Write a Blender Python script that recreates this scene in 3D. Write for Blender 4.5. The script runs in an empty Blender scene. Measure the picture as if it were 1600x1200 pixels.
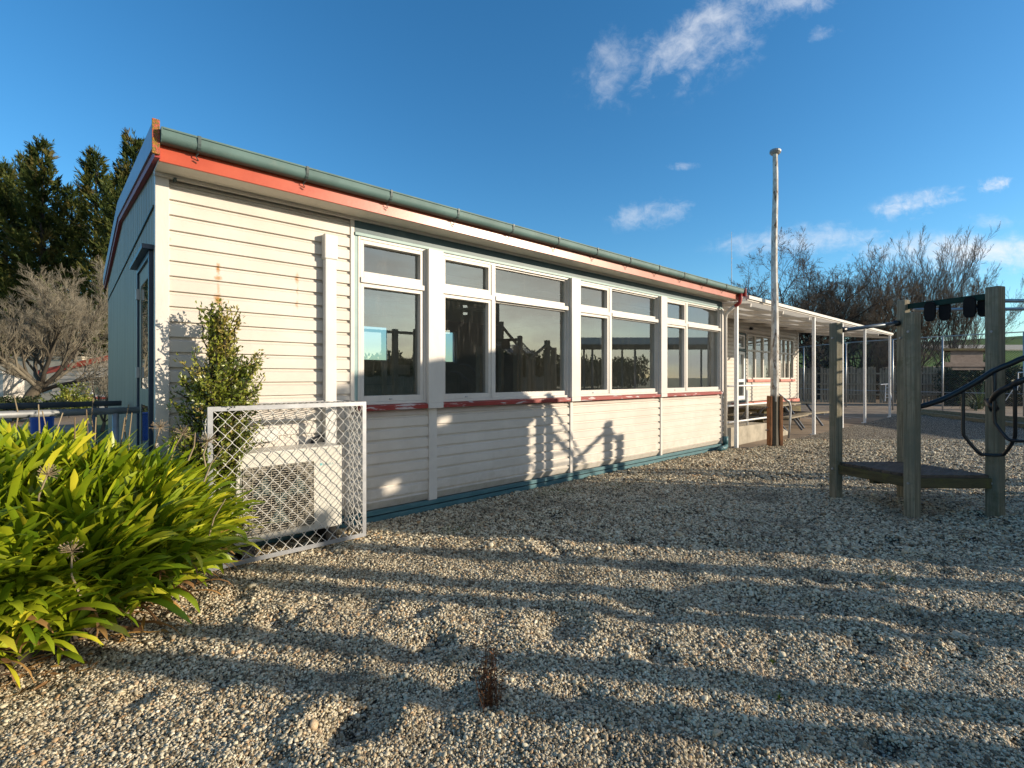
import bpy, bmesh, math, random
import numpy as np
from mathutils import Vector, Matrix, noise as mnoise
R = math.radians
random.seed(7); RNG = np.random.default_rng(7)
scene = bpy.context.scene
C = scene.collection

# ---------------------------------------------------------------- camera, world, sun, exposure
# world axes: X runs along the classroom front, Y into the building, metres
TH = math.atan2(859, 770); CS, SN = math.cos(TH), math.sin(TH)
FP = 770.0; HY = 590.0; EYE = 1.5
cam = bpy.data.cameras.new('camera'); camo = bpy.data.objects.new('camera', cam); C.objects.link(camo)
camo.location = (0, 0, EYE); camo.rotation_euler = (R(90), 0, TH - R(90))
cam.sensor_width = 36; cam.lens = 36 * FP / 1600; cam.shift_y = -10 / 1600
cam.clip_start = 0.05; cam.clip_end = 6000
scene.camera = camo
scene.render.resolution_x = 1024; scene.render.resolution_y = 768
scene.view_settings.view_transform = 'Standard'; scene.view_settings.look = 'None'
scene.view_settings.exposure = 0.38; scene.view_settings.gamma = 1

SUN_EL = R(15.0); SUN_D = Vector((0.62, -0.783, 0)).normalized()
sd = Vector((SUN_D.x * math.cos(SUN_EL), SUN_D.y * math.cos(SUN_EL), math.sin(SUN_EL)))
sun = bpy.data.lights.new('sun', 'SUN'); sun.energy = 5.0; sun.angle = R(0.5); sun.color = (1.0, 0.86, 0.67)
suno = bpy.data.objects.new('sun', sun); C.objects.link(suno)
suno.rotation_euler = sd.to_track_quat('Z', 'Y').to_euler(); suno.location = (20, -25, 20)

def W(px, t):                       # ground position t metres ahead of the eye, px across
    r = (px - 800) / FP
    return (r * t * SN + t * CS, -r * t * CS + t * SN)
def PW(px, py, t):
    x, y = W(px, t); return Vector((x, y, EYE - (py - HY) / FP * t))

world = bpy.data.worlds.new('World'); scene.world = world; world.use_nodes = True
nt = world.node_tree; nt.nodes.clear()
class NT:
    """tiny expression helper over a node tree"""
    def __init__(s, t): s.t = t
    def n(s, ty, **k):
        nd = s.t.nodes.new(ty)
        for a, b in k.items(): setattr(nd, a, b)
        return nd
    def put(s, sock, v):
        if isinstance(v, bpy.types.NodeSocket): s.t.links.new(v, sock)
        elif v is not None:
            if isinstance(v, (tuple, list)) and len(v) == 3 and sock.type == 'RGBA': v = (*v, 1)
            sock.default_value = v
    def m(s, op, a, b=None, c=None, clamp=False):
        nd = s.n('ShaderNodeMath', operation=op, use_clamp=clamp)
        s.put(nd.inputs[0], a); s.put(nd.inputs[1], b); s.put(nd.inputs[2], c); return nd.outputs[0]
    def v(s, op, a, b=None):
        nd = s.n('ShaderNodeVectorMath', operation=op); s.put(nd.inputs[0], a); s.put(nd.inputs[1], b)
        return nd.outputs['Value'] if op in ('DOT_PRODUCT', 'LENGTH', 'DISTANCE') else nd.outputs[0]
    def xyz(s, x, y, z):
        nd = s.n('ShaderNodeCombineXYZ'); s.put(nd.inputs[0], x); s.put(nd.inputs[1], y); s.put(nd.inputs[2], z); return nd.outputs[0]
    def sep(s, v):
        nd = s.n('ShaderNodeSeparateXYZ'); s.put(nd.inputs[0], v); return nd.outputs
    def noise(s, vec, scale, detail=4, rough=.5, dist=0, col=False):
        nd = s.n('ShaderNodeTexNoise'); s.put(nd.inputs['Vector'], vec); nd.inputs['Scale'].default_value = scale
        nd.inputs['Detail'].default_value = detail; nd.inputs['Roughness'].default_value = rough; nd.inputs['Distortion'].default_value = dist
        return nd.outputs['Color' if col else 'Fac']
    def vor(s, vec, scale, out='Distance', feature='F1'):
        nd = s.n('ShaderNodeTexVoronoi', feature=feature); s.put(nd.inputs['Vector'], vec); nd.inputs['Scale'].default_value = scale
        return nd.outputs[out]
    def mr(s, v, a, b, c=0, d=1, smooth=True):
        nd = s.n('ShaderNodeMapRange'); nd.interpolation_type = 'SMOOTHSTEP' if smooth else 'LINEAR'
        s.put(nd.inputs['Value'], v)
        for i, x in zip(('From Min', 'From Max', 'To Min', 'To Max'), (a, b, c, d)): s.put(nd.inputs[i], x)
        return nd.outputs[0]
    def mix(s, f, a, b, blend='MIX'):
        nd = s.n('ShaderNodeMix', data_type='RGBA', blend_type=blend)
        s.put(nd.inputs[0], f); s.put(nd.inputs[6], a); s.put(nd.inputs[7], b); return nd.outputs[2]
    def ramp(s, f, stops):
        nd = s.n('ShaderNodeValToRGB'); s.put(nd.inputs[0], f); el = nd.color_ramp.elements
        while len(el) < len(stops): el.new(.5)
        for e, (p, c) in zip(el, stops): e.position = p; e.color = (*c, 1)
        return nd.outputs[0]
    def sc(s, vec, k):
        nd = s.n('ShaderNodeVectorMath', operation='MULTIPLY'); s.put(nd.inputs[0], vec); nd.inputs[1].default_value = k; return nd.outputs[0]

wn = NT(nt)
sky = wn.n('ShaderNodeTexSky', sky_type='NISHITA'); sky.sun_disc = False
sky.sun_elevation = SUN_EL; sky.sun_rotation = math.atan2(sd.x, sd.y)
sky.altitude = 50; sky.air_density = 1.0; sky.dust_density = 0.5; sky.ozone_density = 2.2
hs = wn.n('ShaderNodeHueSaturation'); hs.inputs['Saturation'].default_value = 1.26; hs.inputs['Hue'].default_value = 0.495
nt.links.new(sky.outputs[0], hs.inputs['Color'])
tc = wn.n('ShaderNodeTexCoord').outputs['Generated']
fw = wn.v('DOT_PRODUCT', tc, (CS, SN, 0)); rt = wn.v('DOT_PRODUCT', tc, (SN, -CS, 0)); up = wn.sep(tc)[2]
fwa = wn.m('MAXIMUM', fw, 0.02)
gx = wn.m('DIVIDE', rt, fwa); gy = wn.m('DIVIDE', up, fwa)        # tangent plane of the northern sky
gv = wn.xyz(gx, gy, 0)
front = wn.mr(fw, 0.1, 0.2)
def blob(px, py, a, b, ang, dens, stretch=2.0, sc=9.0, lo=.42, hi=.72, seed=0):
    x0 = (px - 800) / FP; y0 = (HY - py) / FP; ca, sa = math.cos(R(ang)), math.sin(R(ang))
    dx = wn.m('SUBTRACT', gx, x0); dy = wn.m('SUBTRACT', gy, y0)
    lx = wn.m('ADD', wn.m('MULTIPLY', dx, ca), wn.m('MULTIPLY', dy, sa))
    ly = wn.m('SUBTRACT', wn.m('MULTIPLY', dy, ca), wn.m('MULTIPLY', dx, sa))
    ex = wn.m('DIVIDE', lx, a / FP); ey = wn.m('DIVIDE', ly, b / FP)
    d = wn.m('SQRT', wn.m('ADD', wn.m('MULTIPLY', ex, ex), wn.m('MULTIPLY', ey, ey)))
    fall = wn.mr(d, 0.0, 1.0, 1.0, 0.0)
    nz = wn.noise(wn.xyz(wn.m('DIVIDE', lx, stretch), ly, seed), sc, 9, .62, .25)
    nz = wn.m('ADD', nz, wn.m('MULTIPLY', wn.m('SUBTRACT', wn.noise(wn.xyz(lx, ly, seed + 40), sc * 3.2, 6, .65, .6), .5), .5))
    s = wn.m('ADD', wn.m('MULTIPLY', fall, .62), wn.m('MULTIPLY_ADD', nz, 1.9, -.60))
    return wn.m('MULTIPLY', wn.m('MULTIPLY', wn.mr(s, .48 + lo * .22, 1.42), wn.mr(fall, 0, .4)), dens)
cl = [blob(1110, 52, 300, 105, 31, .62, 1.8, 7, lo=.2, seed=1), blob(950, 118, 120, 80, 62, .30, 1.2, 10, lo=.2, seed=2),
      blob(1225, 12, 150, 46, 14, .5, 1.8, 9, lo=.2, seed=11), blob(1020, 332, 110, 38, 10, .42, 2, 12, seed=3), blob(1064, 262, 45, 14, 5, .35, 2, 14, seed=4),
      blob(1548, 291, 60, 22, 8, .85, 2, 14, lo=.2, seed=5), blob(1450, 318, 135, 34, 9, .75, 3.5, 13, lo=.1, seed=6),
      blob(1500, 398, 330, 52, 2, 1.0, 3.5, 8, lo=-.4, hi=.6, seed=7), blob(1270, 374, 230, 40, 3, .6, 3.4, 10, lo=-.2, seed=8),
      blob(1560, 345, 90, 26, 0, .35, 2.6, 12, seed=9), blob(1280, 55, 50, 26, 20, .3, 1.5, 14, seed=10)]
tot = cl[0]
for c_ in cl[1:]: tot = wn.m('MAXIMUM', tot, c_)
tot = wn.m('MULTIPLY', tot, front)
# broken cloud on the southern side of the sky, behind the photographer
b1 = wn.noise(wn.sc(tc, (1.6, 1.6, 6.0)), 1.5, 8, .6, .3)
sw = wn.v('DOT_PRODUCT', tc, (.40, -.92, 0))
back = wn.m('MULTIPLY', wn.mr(b1, .28, .70, .45, 1), wn.mr(sw, .10, .45, 0, .94))
back = wn.m('MULTIPLY', wn.m('MULTIPLY', back, wn.mr(fw, .56, .36)), wn.mr(up, 0.95, 0.35, .35, 1.0))
tot = wn.m('MAXIMUM', tot, back)
ccb = wn.mix(wn.mr(up, .10, .42), (7.0, 6.5, 5.6), (2.2, 2.15, 2.05))
cc = wn.mix(front, ccb, (5.2, 5.3, 5.5))
skyc = wn.mix(tot, wn.mix(1, hs.outputs[0], (.72, .97, 1.10), 'MULTIPLY'), cc)
bg = wn.n('ShaderNodeBackground'); wn.put(bg.inputs['Color'], skyc); bg.inputs['Strength'].default_value = 0.147
out = wn.n('ShaderNodeOutputWorld'); nt.links.new(bg.outputs[0], out.inputs['Surface'])
scene.cycles.max_bounces = 8; scene.cycles.transparent_max_bounces = 24

# ---------------------------------------------------------------- materials
def newmat(name):
    m = bpy.data.materials.new(name); m.use_nodes = True; t = m.node_tree
    b = t.nodes['Principled BSDF']; return m, NT(t), b
def obco(n): return n.n('ShaderNodeTexCoord').outputs['Object']
def geoco(n): return n.n('ShaderNodeNewGeometry').outputs['Position']
def bump(n, b, h, strength=.3, dist=.01):
    nd = n.n('ShaderNodeBump'); nd.inputs['Strength'].default_value = strength; nd.inputs['Distance'].default_value = dist
    n.put(nd.inputs['Height'], h); n.t.links.new(nd.outputs[0], b.inputs['Normal'])
def simple(name, col, rough=.55, var=.12, scale=6, metal=0, bmp=0, stretch=(1, 1, 1), spec=.5, bscale=None, dirt=None, dirtamt=.5, ds=3):
    m, n, b = newmat(name); co = n.sc(geoco(n), stretch)
    f = n.noise(co, scale, 6, .6)
    lo = tuple(c * (1 - var) for c in col); hi = tuple(min(1, c * (1 + var)) for c in col)
    c = n.mix(n.mr(f, .3, .7), lo, hi)
    if dirt: c = n.mix(n.m('MULTIPLY', n.mr(n.noise(co, ds, 8, .7), .52, .75), dirtamt), c, dirt)
    n.put(b.inputs['Base Color'], c); b.inputs['Roughness'].default_value = rough; b.inputs['Metallic'].default_value = metal
    b.inputs['Specular IOR Level'].default_value = spec
    if bmp: bump(n, b, n.noise(co, bscale or scale * 6, 5, .6), bmp, .01)
    return m
M = {}
def paint_wall():
    m, n, b = newmat('cream_weatherboard_paint'); p = geoco(n)
    f = n.noise(p, 2.2, 7, .65); streak = n.noise(n.sc(p, (14, 14, .9)), 1.2, 6, .6)
    c = n.mix(n.mr(f, .3, .7), (.58, .53, .47), (.655, .605, .545))
    c = n.mix(n.m('MULTIPLY', n.mr(streak, .55, .8), .22), c, (.46, .42, .35))
    x, y, z = n.sep(p)
    wnz = n.n('ShaderNodeTexWhiteNoise', noise_dimensions='1D'); n.put(wnz.inputs['W'], n.m('FLOOR', n.m('DIVIDE', n.m('SUBTRACT', z, .085), .125)))
    c = n.mix(n.m('MULTIPLY', wnz.outputs['Value'], .10), c, (.50, .45, .34))
    low = n.m('MULTIPLY', n.mr(z, .55, .08), n.mr(n.noise(p, 9, 6, .7), .42, .62))
    c = n.mix(n.m('MULTIPLY', low, .3), c, (.36, .31, .22))
    st = None                                # rust runs below nail heads
    for (u, zz, hh, w, a) in ((.952, 2.445, .050, .010, .9), (.950, 2.360, .022, .020, .8), (.952, 2.27, .05, .008, .5), (.952, 2.17, .05, .022, .95),
                              (1.61, 2.44, .05, .012, .75), (1.615, 2.33, .05, .006, .4), (1.61, 2.20, .04, .010, .5), (.6, 2.63, .02, .012, .3), (2.0, 1.7, .03, .008, .3)):
        dx = n.m('DIVIDE', n.m('ABSOLUTE', n.m('SUBTRACT', x, u)), w * 1.5); dz = n.m('DIVIDE', n.m('ABSOLUTE', n.m('SUBTRACT', z, zz)), hh * 1.1)
        d = n.m('SQRT', n.m('ADD', n.m('MULTIPLY', dx, dx), n.m('MULTIPLY', dz, dz)))
        s = n.m('MULTIPLY', n.mr(n.m('ADD', d, n.m('MULTIPLY', n.noise(p, 60, 4, .7), 1.5)), 2.1, .9), a)
        st = s if st is None else n.m('MAXIMUM', st, s)
    c = n.mix(st, c, (.40, .19, .035))
    n.put(b.inputs['Base Color'], c); b.inputs['Roughness'].default_value = .48; b.inputs['Specular IOR Level'].default_value = .35
    bump(n, b, n.m('ADD', n.noise(n.sc(p, (1, 1, 9)), 14, 4, .6), n.m('MULTIPLY', n.noise(p, 3, 3, .5), 1.5)), .25, .004)
    return m
M['wall'] = paint_wall()
M['trim'] = simple('cream_trim_paint', (.62, .58, .53), .45, .05, 8, bmp=.12, bscale=60, stretch=(1, 1, .4), dirt=(.5, .45, .38), dirtamt=.3, ds=5)
M['white'] = simple('white_painted_steel', (.78, .78, .78), .4, .04, 8, dirt=(.45, .42, .38), dirtamt=.3)
M['plastic'] = simple('white_plastic', (.64, .62, .58), .42, .04, 4, dirt=(.45, .4, .33), dirtamt=.22)
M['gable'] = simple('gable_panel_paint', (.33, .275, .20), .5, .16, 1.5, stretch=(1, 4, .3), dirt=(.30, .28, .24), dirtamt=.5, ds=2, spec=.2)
M['soffit'] = simple('soffit_paint', (.66, .62, .53), .6, .06, 5, dirt=(.4, .33, .25), dirtamt=.3)
M['lintel'] = simple('slate_teal_paint', (.035, .080, .095), .5, .12, 5, bmp=.1, dirt=(.16, .22, .22), dirtamt=.3)
M['palelintel'] = simple('pale_teal_trim', (.26, .38, .37), .5, .08, 7)
M['teal'] = simple('teal_plinth_paint', (.055, .15, .175), .5, .15, 6, bmp=.15, stretch=(1, 1, 5), dirt=(.17, .20, .18), dirtamt=.5, ds=6)
M['gutter'] = simple('grey_green_gutter', (.105, .175, .165), .6, .14, 3, spec=.25, dirt=(.20, .23, .20), dirtamt=.45, ds=8)
M['bracket'] = simple('gutter_bracket_metal', (.05, .08, .08), .5, .2)
M['navy'] = simple('navy_door_paint', (.018, .04, .08), .35, .12, 5)
M['bargew'] = simple('sky_tinted_barge_metal', (.21, .195, .28), .35, .1, 4, dirt=(.18, .16, .22), dirtamt=.4)  # lilac is sky reflected on pale metal, put into the base colour
M['dark'] = simple('dark_void', (.012, .012, .012), .9, .1)
M['roof'] = simple('corrugated_roof_iron', (.12, .125, .13), .5, .2, 3)
def red_paint(name, base, fade, lichen=0, peel=0):
    m, n, b = newmat(name); p = geoco(n)
    c = n.mix(n.mr(n.noise(p, 3, 6, .6), .3, .7), base, fade)
    if peel: c = n.mix(n.m('MULTIPLY', n.mr(n.noise(n.sc(p, (.6, 1, 4)), 5.5, 6, .6, .3), .57, .62), peel), c, (.62, .60, .60))
    if lichen:
        l = n.mr(n.noise(p, 34, 6, .7), .44, .53)
        c = n.mix(n.m('MULTIPLY', l, lichen), c, n.mix(n.mr(n.noise(p, 90, 3, .5), .4, .6), (.42, .20, .02), (.16, .14, .03)))
        bump(n, b, n.noise(p, 70, 6, .7), .9, .02)
    else: bump(n, b, n.noise(p, 40, 4, .6), .15, .004)
    n.put(b.inputs['Base Color'], c); b.inputs['Roughness'].default_value = .5
    return m
M['red'] = red_paint('faded_red_paint', (.54, .075, .04), (.62, .12, .075))
M['redfade'] = red_paint('sun_bleached_red_paint', (.56, .16, .12), (.60, .22, .17))
M['reddark'] = red_paint('dark_red_paint', (.28, .018, .015), (.36, .03, .025))
M['redsill'] = red_paint('peeling_red_sill_paint', (.22, .02, .016), (.29, .03, .024), peel=.7)
M['redlichen'] = red_paint('lichened_red_board', (.50, .09, .05), (.56, .14, .09), lichen=1)
M['galv'] = simple('galvanised_steel', (.40, .41, .43), .42, .12, 9, metal=.6, dirt=(.3, .3, .3), dirtamt=.4, ds=20)
M['galvwire'] = simple('bright_galvanised_wire', (.55, .54, .51), .45, .08, 9, metal=.15)
M['galvpipe'] = simple('weathered_galvanised_pipe', (.33, .34, .35), .5, .2, 5, metal=.5, dirt=(.42, .42, .38), dirtamt=.6, ds=6)
M['darkpipe'] = simple('dark_steel_pipe', (.11, .125, .15), .45, .2, 6, metal=.4, dirt=(.25, .22, .2), dirtamt=.3)
M['bluegreymetal'] = simple('grey_blue_painted_pipe', (.12, .15, .18), .4, .15, 6, metal=.2)
M['black'] = simple('black_rubber_coating', (.012, .013, .015), .38, .2, 8, spec=.5)
M['trolley'] = simple('black_plate', (.012, .011, .011), .7, .2, 8, spec=.15)
M['greenmetal'] = simple('dark_green_steel', (.008, .032, .024), .6, .2, 8, spec=.2)
M['grille'] = simple('beige_wire_grille', (.44, .40, .32), .45, .06, 8)
M['acbody'] = simple('off_white_casing', (.61, .585, .52), .38, .04, 5, dirt=(.42, .38, .28), dirtamt=.25, ds=4)
M['shroud'] = simple('taupe_fan_shroud', (.13, .12, .10), .5, .06)
M['tealink'] = simple('teal_ink', (.16, .42, .42), .5, .05)
M['concrete'] = simple('weathered_concrete', (.36, .32, .25), .85, .2, 5, bmp=.4, dirt=(.15, .13, .09), dirtamt=.6, ds=3)
M['blueplastic'] = simple('blue_plastic', (.015, .07, .35), .4, .1)
M['beigewall'] = simple('beige_block_wall', (.50, .45, .36), .8, .1, 3, bmp=.2, dirt=(.28, .25, .2), dirtamt=.35)
M['carpet'] = simple('interior_green_carpet', (.03, .10, .035), .95, .15, 10)
M['inwall'] = simple('interior_wall_paint', (.34, .33, .31), .8, .08, 3)
M['ceiling'] = simple('ceiling_tile_paint', (.50, .50, .48), .8, .05, 3)
M['lamp'] = simple('fluorescent_tube_cover', (.8, .8, .78), .3, .02)
M['asphalt'] = simple('brown_court_asphalt', (.25, .185, .125), .9, .25, .9, bmp=.5, bscale=60, dirt=(.13, .10, .075), dirtamt=.6, ds=.5)
M['line'] = simple('worn_white_line_paint', (.55, .53, .48), .8, .2, 12, dirt=(.2, .16, .12), dirtamt=.8, ds=8)
M['grass'] = simple('meadow_grass', (.062, .10, .028), .95, .3, .6, dirt=(.10, .10, .045), dirtamt=.5, ds=.3)
M['soil'] = simple('dark_leaf_litter', (.045, .035, .024), .95, .4, 14, bmp=.8, bscale=50)
def wood(name, a, b_, c_=None, grain=(9, 9, .8), rough=.8, mossy=None, scale=2.2, crack=.5):
    m, n, b = newmat(name); p = obco(n); q = n.sc(p, grain)
    f = n.noise(q, scale, 8, .65, .4); g = n.noise(q, scale * 4, 6, .7, .2)
    c = n.mix(n.mr(f, .3, .7), a, b_)
    if c_: c = n.mix(n.m('MULTIPLY', n.mr(n.noise(p, 1.7, 4, .6), .45, .65), .8), c, c_)
    if mossy: c = n.mix(n.m('MULTIPLY', n.mr(n.noise(p, 5, 6, .7), .5, .7), .7), c, mossy)
    c = n.mix(n.m('MULTIPLY', n.mr(g, .58, .74), crack), c, (.02, .015, .01))
    n.put(b.inputs['Base Color'], c); b.inputs['Roughness'].default_value = rough; b.inputs['Specular IOR Level'].default_value = .25
    bump(n, b, n.m('ADD', f, g), .5, .01); return m
M['post'] = wood('weathered_treated_pine', (.15, .128, .085), (.35, .305, .215), (.17, .162, .118), mossy=(.125, .122, .07), grain=(24, 24, .7))
M['deck'] = wood('brown_deck_boards', (.085, .06, .045), (.15, .11, .085), grain=(1, 9, 9), mossy=(.06, .06, .035))
M['deckedge'] = wood('mossy_timber_rim', (.07, .055, .03), (.13, .105, .05), grain=(1.2, 1.2, 8), mossy=(.14, .13, .035))
M['fencewood'] = wood('grey_paling', (.21, .18, .13), (.37, .315, .235), (.23, .19, .13), grain=(5, 5, .5))
M['sleeper'] = wood('sleeper_timber', (.16, .13, .08), (.26, .22, .14), grain=(1, 6, 8))
M['fort'] = wood('dark_fort_slats', (.06, .05, .04), (.11, .09, .07), grain=(6, 6, .6))
M['boxwood'] = wood('pinkish_grey_plywood', (.22, .165, .135), (.31, .245, .205), grain=(2, 2, 5))
def polem():
    m, n, b = newmat('flaking_white_pole_paint'); p = obco(n)
    f = n.noise(n.sc(p, (5, 5, 1.1)), 3.0, 8, .7, .3); z = n.sep(p)[2]
    wd = n.mix(n.mr(n.noise(n.sc(p, (12, 12, 1)), 3, 6, .6), .35, .65), (.10, .045, .02), (.24, .15, .09))
    wd = n.mix(n.mr(z, 1.02, 1.2), (.09, .075, .05), wd)
    c = n.mix(n.m('MAXIMUM', n.mr(f, .54, .60), n.mr(z, 1.16, 1.06)), n.mix(n.mr(n.noise(p, 6, 5, .6), .4, .6), (.50, .46, .40), (.68, .66, .61)), wd)
    n.put(b.inputs['Base Color'], c); b.inputs['Roughness'].default_value = .7; bump(n, b, f, .5, .01); return m
M['pole'] = polem()
M['rustwood'] = wood('rust_stained_timber', (.20, .075, .03), (.34, .17, .08), (.12, .045, .02), grain=(9, 9, .7), crack=.8)
M['bark'] = wood('dark_bark', (.035, .028, .02), (.075, .06, .045), grain=(6, 6, 2))
M['barkgrey'] = wood('grey_brown_bark', (.06, .048, .033), (.11, .09, .062), mossy=(.04, .038, .024), grain=(5, 5, 2))
def foliage(name, cols, rough=.5, trans=.25, vscale=None, spec=.4):
    m, n, b = newmat(name)
    at = n.n('ShaderNodeAttribute'); at.attribute_name = 'tone'
    c = n.ramp(at.outputs['Fac'], [(i / (len(cols) - 1), k) for i, k in enumerate(cols)])
    n.put(b.inputs['Base Color'], c); b.inputs['Roughness'].default_value = rough; b.inputs['Specular IOR Level'].default_value = spec
    if trans:
        tr = n.n('ShaderNodeBsdfTranslucent'); n.put(tr.inputs['Color'], n.mix(1, c, (1.1, 1.2, .6), 'MULTIPLY'))
        mx = n.n('ShaderNodeMixShader'); mx.inputs[0].default_value = trans
        n.t.links.new(b.outputs[0], mx.inputs[1]); n.t.links.new(tr.outputs[0], mx.inputs[2])
        n.t.links.new(mx.outputs[0], n.t.nodes['Material Output'].inputs['Surface'])
    return m
M['agap'] = foliage('strap_leaf', [(.05, .11, .006), (.15, .23, .010), (.33, .38, .016), (.62, .56, .04)], .36, .22, spec=.5)
M['agapdead'] = foliage('dry_strap_leaf', [(.12, .06, .025), (.28, .15, .06), (.42, .24, .07)], .7, .15)
M['stalk'] = foliage('dry_stalk', [(.20, .14, .08), (.36, .29, .19)], .8, 0)
M['shrubleaf'] = foliage('small_glossy_leaf', [(.06, .09, .014), (.15, .19, .022), (.27, .29, .04), (.34, .26, .08)], .35, .15, spec=.6)
M['conifer'] = foliage('conifer_spray', [(.012, .024, .007), (.032, .052, .012), (.068, .088, .018), (.12, .10, .03)], .7, .08, spec=.2)
M['hedge'] = foliage('dark_hedge_leaf', [(.015, .024, .008), (.03, .045, .012), (.06, .07, .02)], .7, .1)
M['twig'] = foliage('bare_twig', [(.045, .036, .026), (.20, .17, .12), (.40, .36, .28)], .8, 0)
M['twigdark'] = foliage('dark_bare_twig', [(.035, .026, .018), (.085, .06, .04), (.17, .125, .085)], .8, 0)
M['weed'] = foliage('dead_weed', [(.04, .015, .008), (.12, .045, .018), (.24, .12, .05)], .8, .1)
M['tuft'] = foliage('green_tuft', [(.05, .09, .01), (.14, .20, .02)], .6, .2)
M['flax'] = foliage('flax_leaf', [(.04, .06, .02), (.12, .15, .06)], .5, .1)
def glassm(name='window_glass', ior=2.25, tint=(.80, .85, .84), wob=.12):
    m, n, b = newmat(name); n.t.nodes.remove(b)
    ge = n.n('ShaderNodeNewGeometry'); cs = n.m('ABSOLUTE', n.v('DOT_PRODUCT', ge.outputs['Normal'], ge.outputs['Incoming']))
    frs = n.m('MULTIPLY_ADD', n.m('POWER', n.m('SUBTRACT', 1, cs, clamp=True), 5), .77, .23)
    gl = n.n('ShaderNodeBsdfGlossy'); gl.inputs['Roughness'].default_value = 0.0; gl.inputs['Color'].default_value = (.95, .97, .97, 1)
    tr = n.n('ShaderNodeBsdfTransparent'); tr.inputs['Color'].default_value = (*tint, 1)
    p = geoco(n)
    mx = n.n('ShaderNodeMixShader'); n.put(mx.inputs[0], frs)
    n.t.links.new(tr.outputs[0], mx.inputs[1]); n.t.links.new(gl.outputs[0], mx.inputs[2])
    # dust and water marks: a very thin diffuse film
    df = n.n('ShaderNodeBsdfDiffuse'); df.inputs['Color'].default_value = (.6, .57, .5, 1)
    f = n.m('MULTIPLY', n.mr(n.noise(n.sc(p, (10, 10, 1.5)), 3, 7, .7), .50, .8), .10)
    f2 = n.m('MULTIPLY', n.mr(n.noise(p, 120, 3, .6), .60, .75), .08)
    m2 = n.n('ShaderNodeMixShader'); n.put(m2.inputs[0], n.m('ADD', n.m('ADD', f, f2), .012))
    n.t.links.new(mx.outputs[0], m2.inputs[1]); n.t.links.new(df.outputs[0], m2.inputs[2])
    n.t.links.new(m2.outputs[0], n.t.nodes['Material Output'].inputs['Surface']); return m
M['glass'] = glassm()
def canopym():
    m, n, b = newmat('translucent_roof_sheet')
    n.put(b.inputs['Base Color'], n.mix(n.mr(n.noise(geoco(n), 2, 6, .6), .4, .7), (.72, .68, .58), (.52, .47, .38))); b.inputs['Roughness'].default_value = .5
    tr = n.n('ShaderNodeBsdfTranslucent'); tr.inputs['Color'].default_value = (.75, .7, .6, 1)
    mx = n.n('ShaderNodeMixShader'); mx.inputs[0].default_value = .45
    n.t.links.new(b.outputs[0], mx.inputs[1]); n.t.links.new(tr.outputs[0], mx.inputs[2])
    n.t.links.new(mx.outputs[0], n.t.nodes['Material Output'].inputs['Surface']); return m
M['canopy'] = canopym()
def meshm():
    m, n, b = newmat('chain_link_wire'); uv = n.n('ShaderNodeTexCoord').outputs['UV']
    x, y, z = n.sep(uv)
    def band(e): 
        f = n.m('FRACT', n.m('DIVIDE', e, .085)); return n.m('LESS_THAN', n.m('ABSOLUTE', n.m('SUBTRACT', f, .5)), .020)
    a = n.m('MAXIMUM', band(n.m('ADD', x, y)), band(n.m('SUBTRACT', x, y)))
    n.put(b.inputs['Alpha'], a); n.put(b.inputs['Base Color'], (.34, .34, .33)); b.inputs['Roughness'].default_value = .6; b.inputs['Metallic'].default_value = .3
    return m
M['meshwire'] = meshm()
def gravelm(pebble=False):
    m, n, b = newmat('gravel_stone' if pebble else 'gravel_bed')
    stops = [(0, (.06, .05, .035)), (.18, (.19, .155, .105)), (.36, (.43, .375, .28)), (.55, (.66, .60, .48)), (.76, (.80, .75, .64)), (.9, (.50, .32, .17)), (1, (.92, .89, .80))]
    p = geoco(n)
    if pebble:
        rnd = n.n('ShaderNodeObjectInfo').outputs['Random']
        c = n.mix(1, n.ramp(rnd, stops), (1.0, .965, .84), 'MULTIPLY')
        c = n.mix(n.mr(n.noise(p, 160, 3, .6), .3, .7), c, n.mix(1, c, (.72, .70, .66), 'MULTIPLY'))
        c = n.mix(n.m('MULTIPLY', n.mr(n.noise(p, 1.3, 6, .7), .48, .70), .62), c, (.12, .095, .06))
        n.put(b.inputs['Base Color'], c); b.inputs['Roughness'].default_value = .62
    else:
        v = n.n('ShaderNodeTexVoronoi'); n.put(v.inputs['Vector'], p); v.inputs['Scale'].default_value = 42
        s = n.sep(v.outputs['Color'])[0]
        c = n.ramp(s, stops); c = n.mix(n.mr(v.outputs['Distance'], .28, .62), c, (.03, .024, .018))
        c = n.mix(n.m('MULTIPLY', n.mr(n.noise(p, 1.6, 5, .65), .52, .72), .45), c, (.13, .11, .075))
        v2 = n.vor(p, 110)
        n.put(b.inputs['Base Color'], c); b.inputs['Roughness'].default_value = .85; b.inputs['Specular IOR Level'].default_value = .2
        h = n.m('ADD', n.m('MULTIPLY', v.outputs['Distance'], -1), n.m('ADD', n.m('MULTIPLY', v2, -.3), n.m('MULTIPLY', n.noise(p, 6, 4, .6), 1.6)))
        bump(n, b, h, 1.0, .025)
    return m
M['pebble'] = gravelm(True); M['gravel'] = gravelm(False)
def hillm():
    m, n, b = newmat('green_hill_pasture'); p = geoco(n)
    f = n.noise(n.sc(p, (1, 1, 6)), .012, 5, .6); g = n.vor(p, .008, 'Color')
    c = n.mix(n.mr(f, .42, .58), (.050, .092, .026), (.105, .165, .045))
    c = n.mix(.3, c, n.mix(n.sep(g)[0], (.035, .07, .022), (.15, .19, .08)))
    n.put(b.inputs['Base Color'], c); b.inputs['Roughness'].default_value = 1; b.inputs['Specular IOR Level'].default_value = .05; return m
M['hill'] = hillm()

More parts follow.
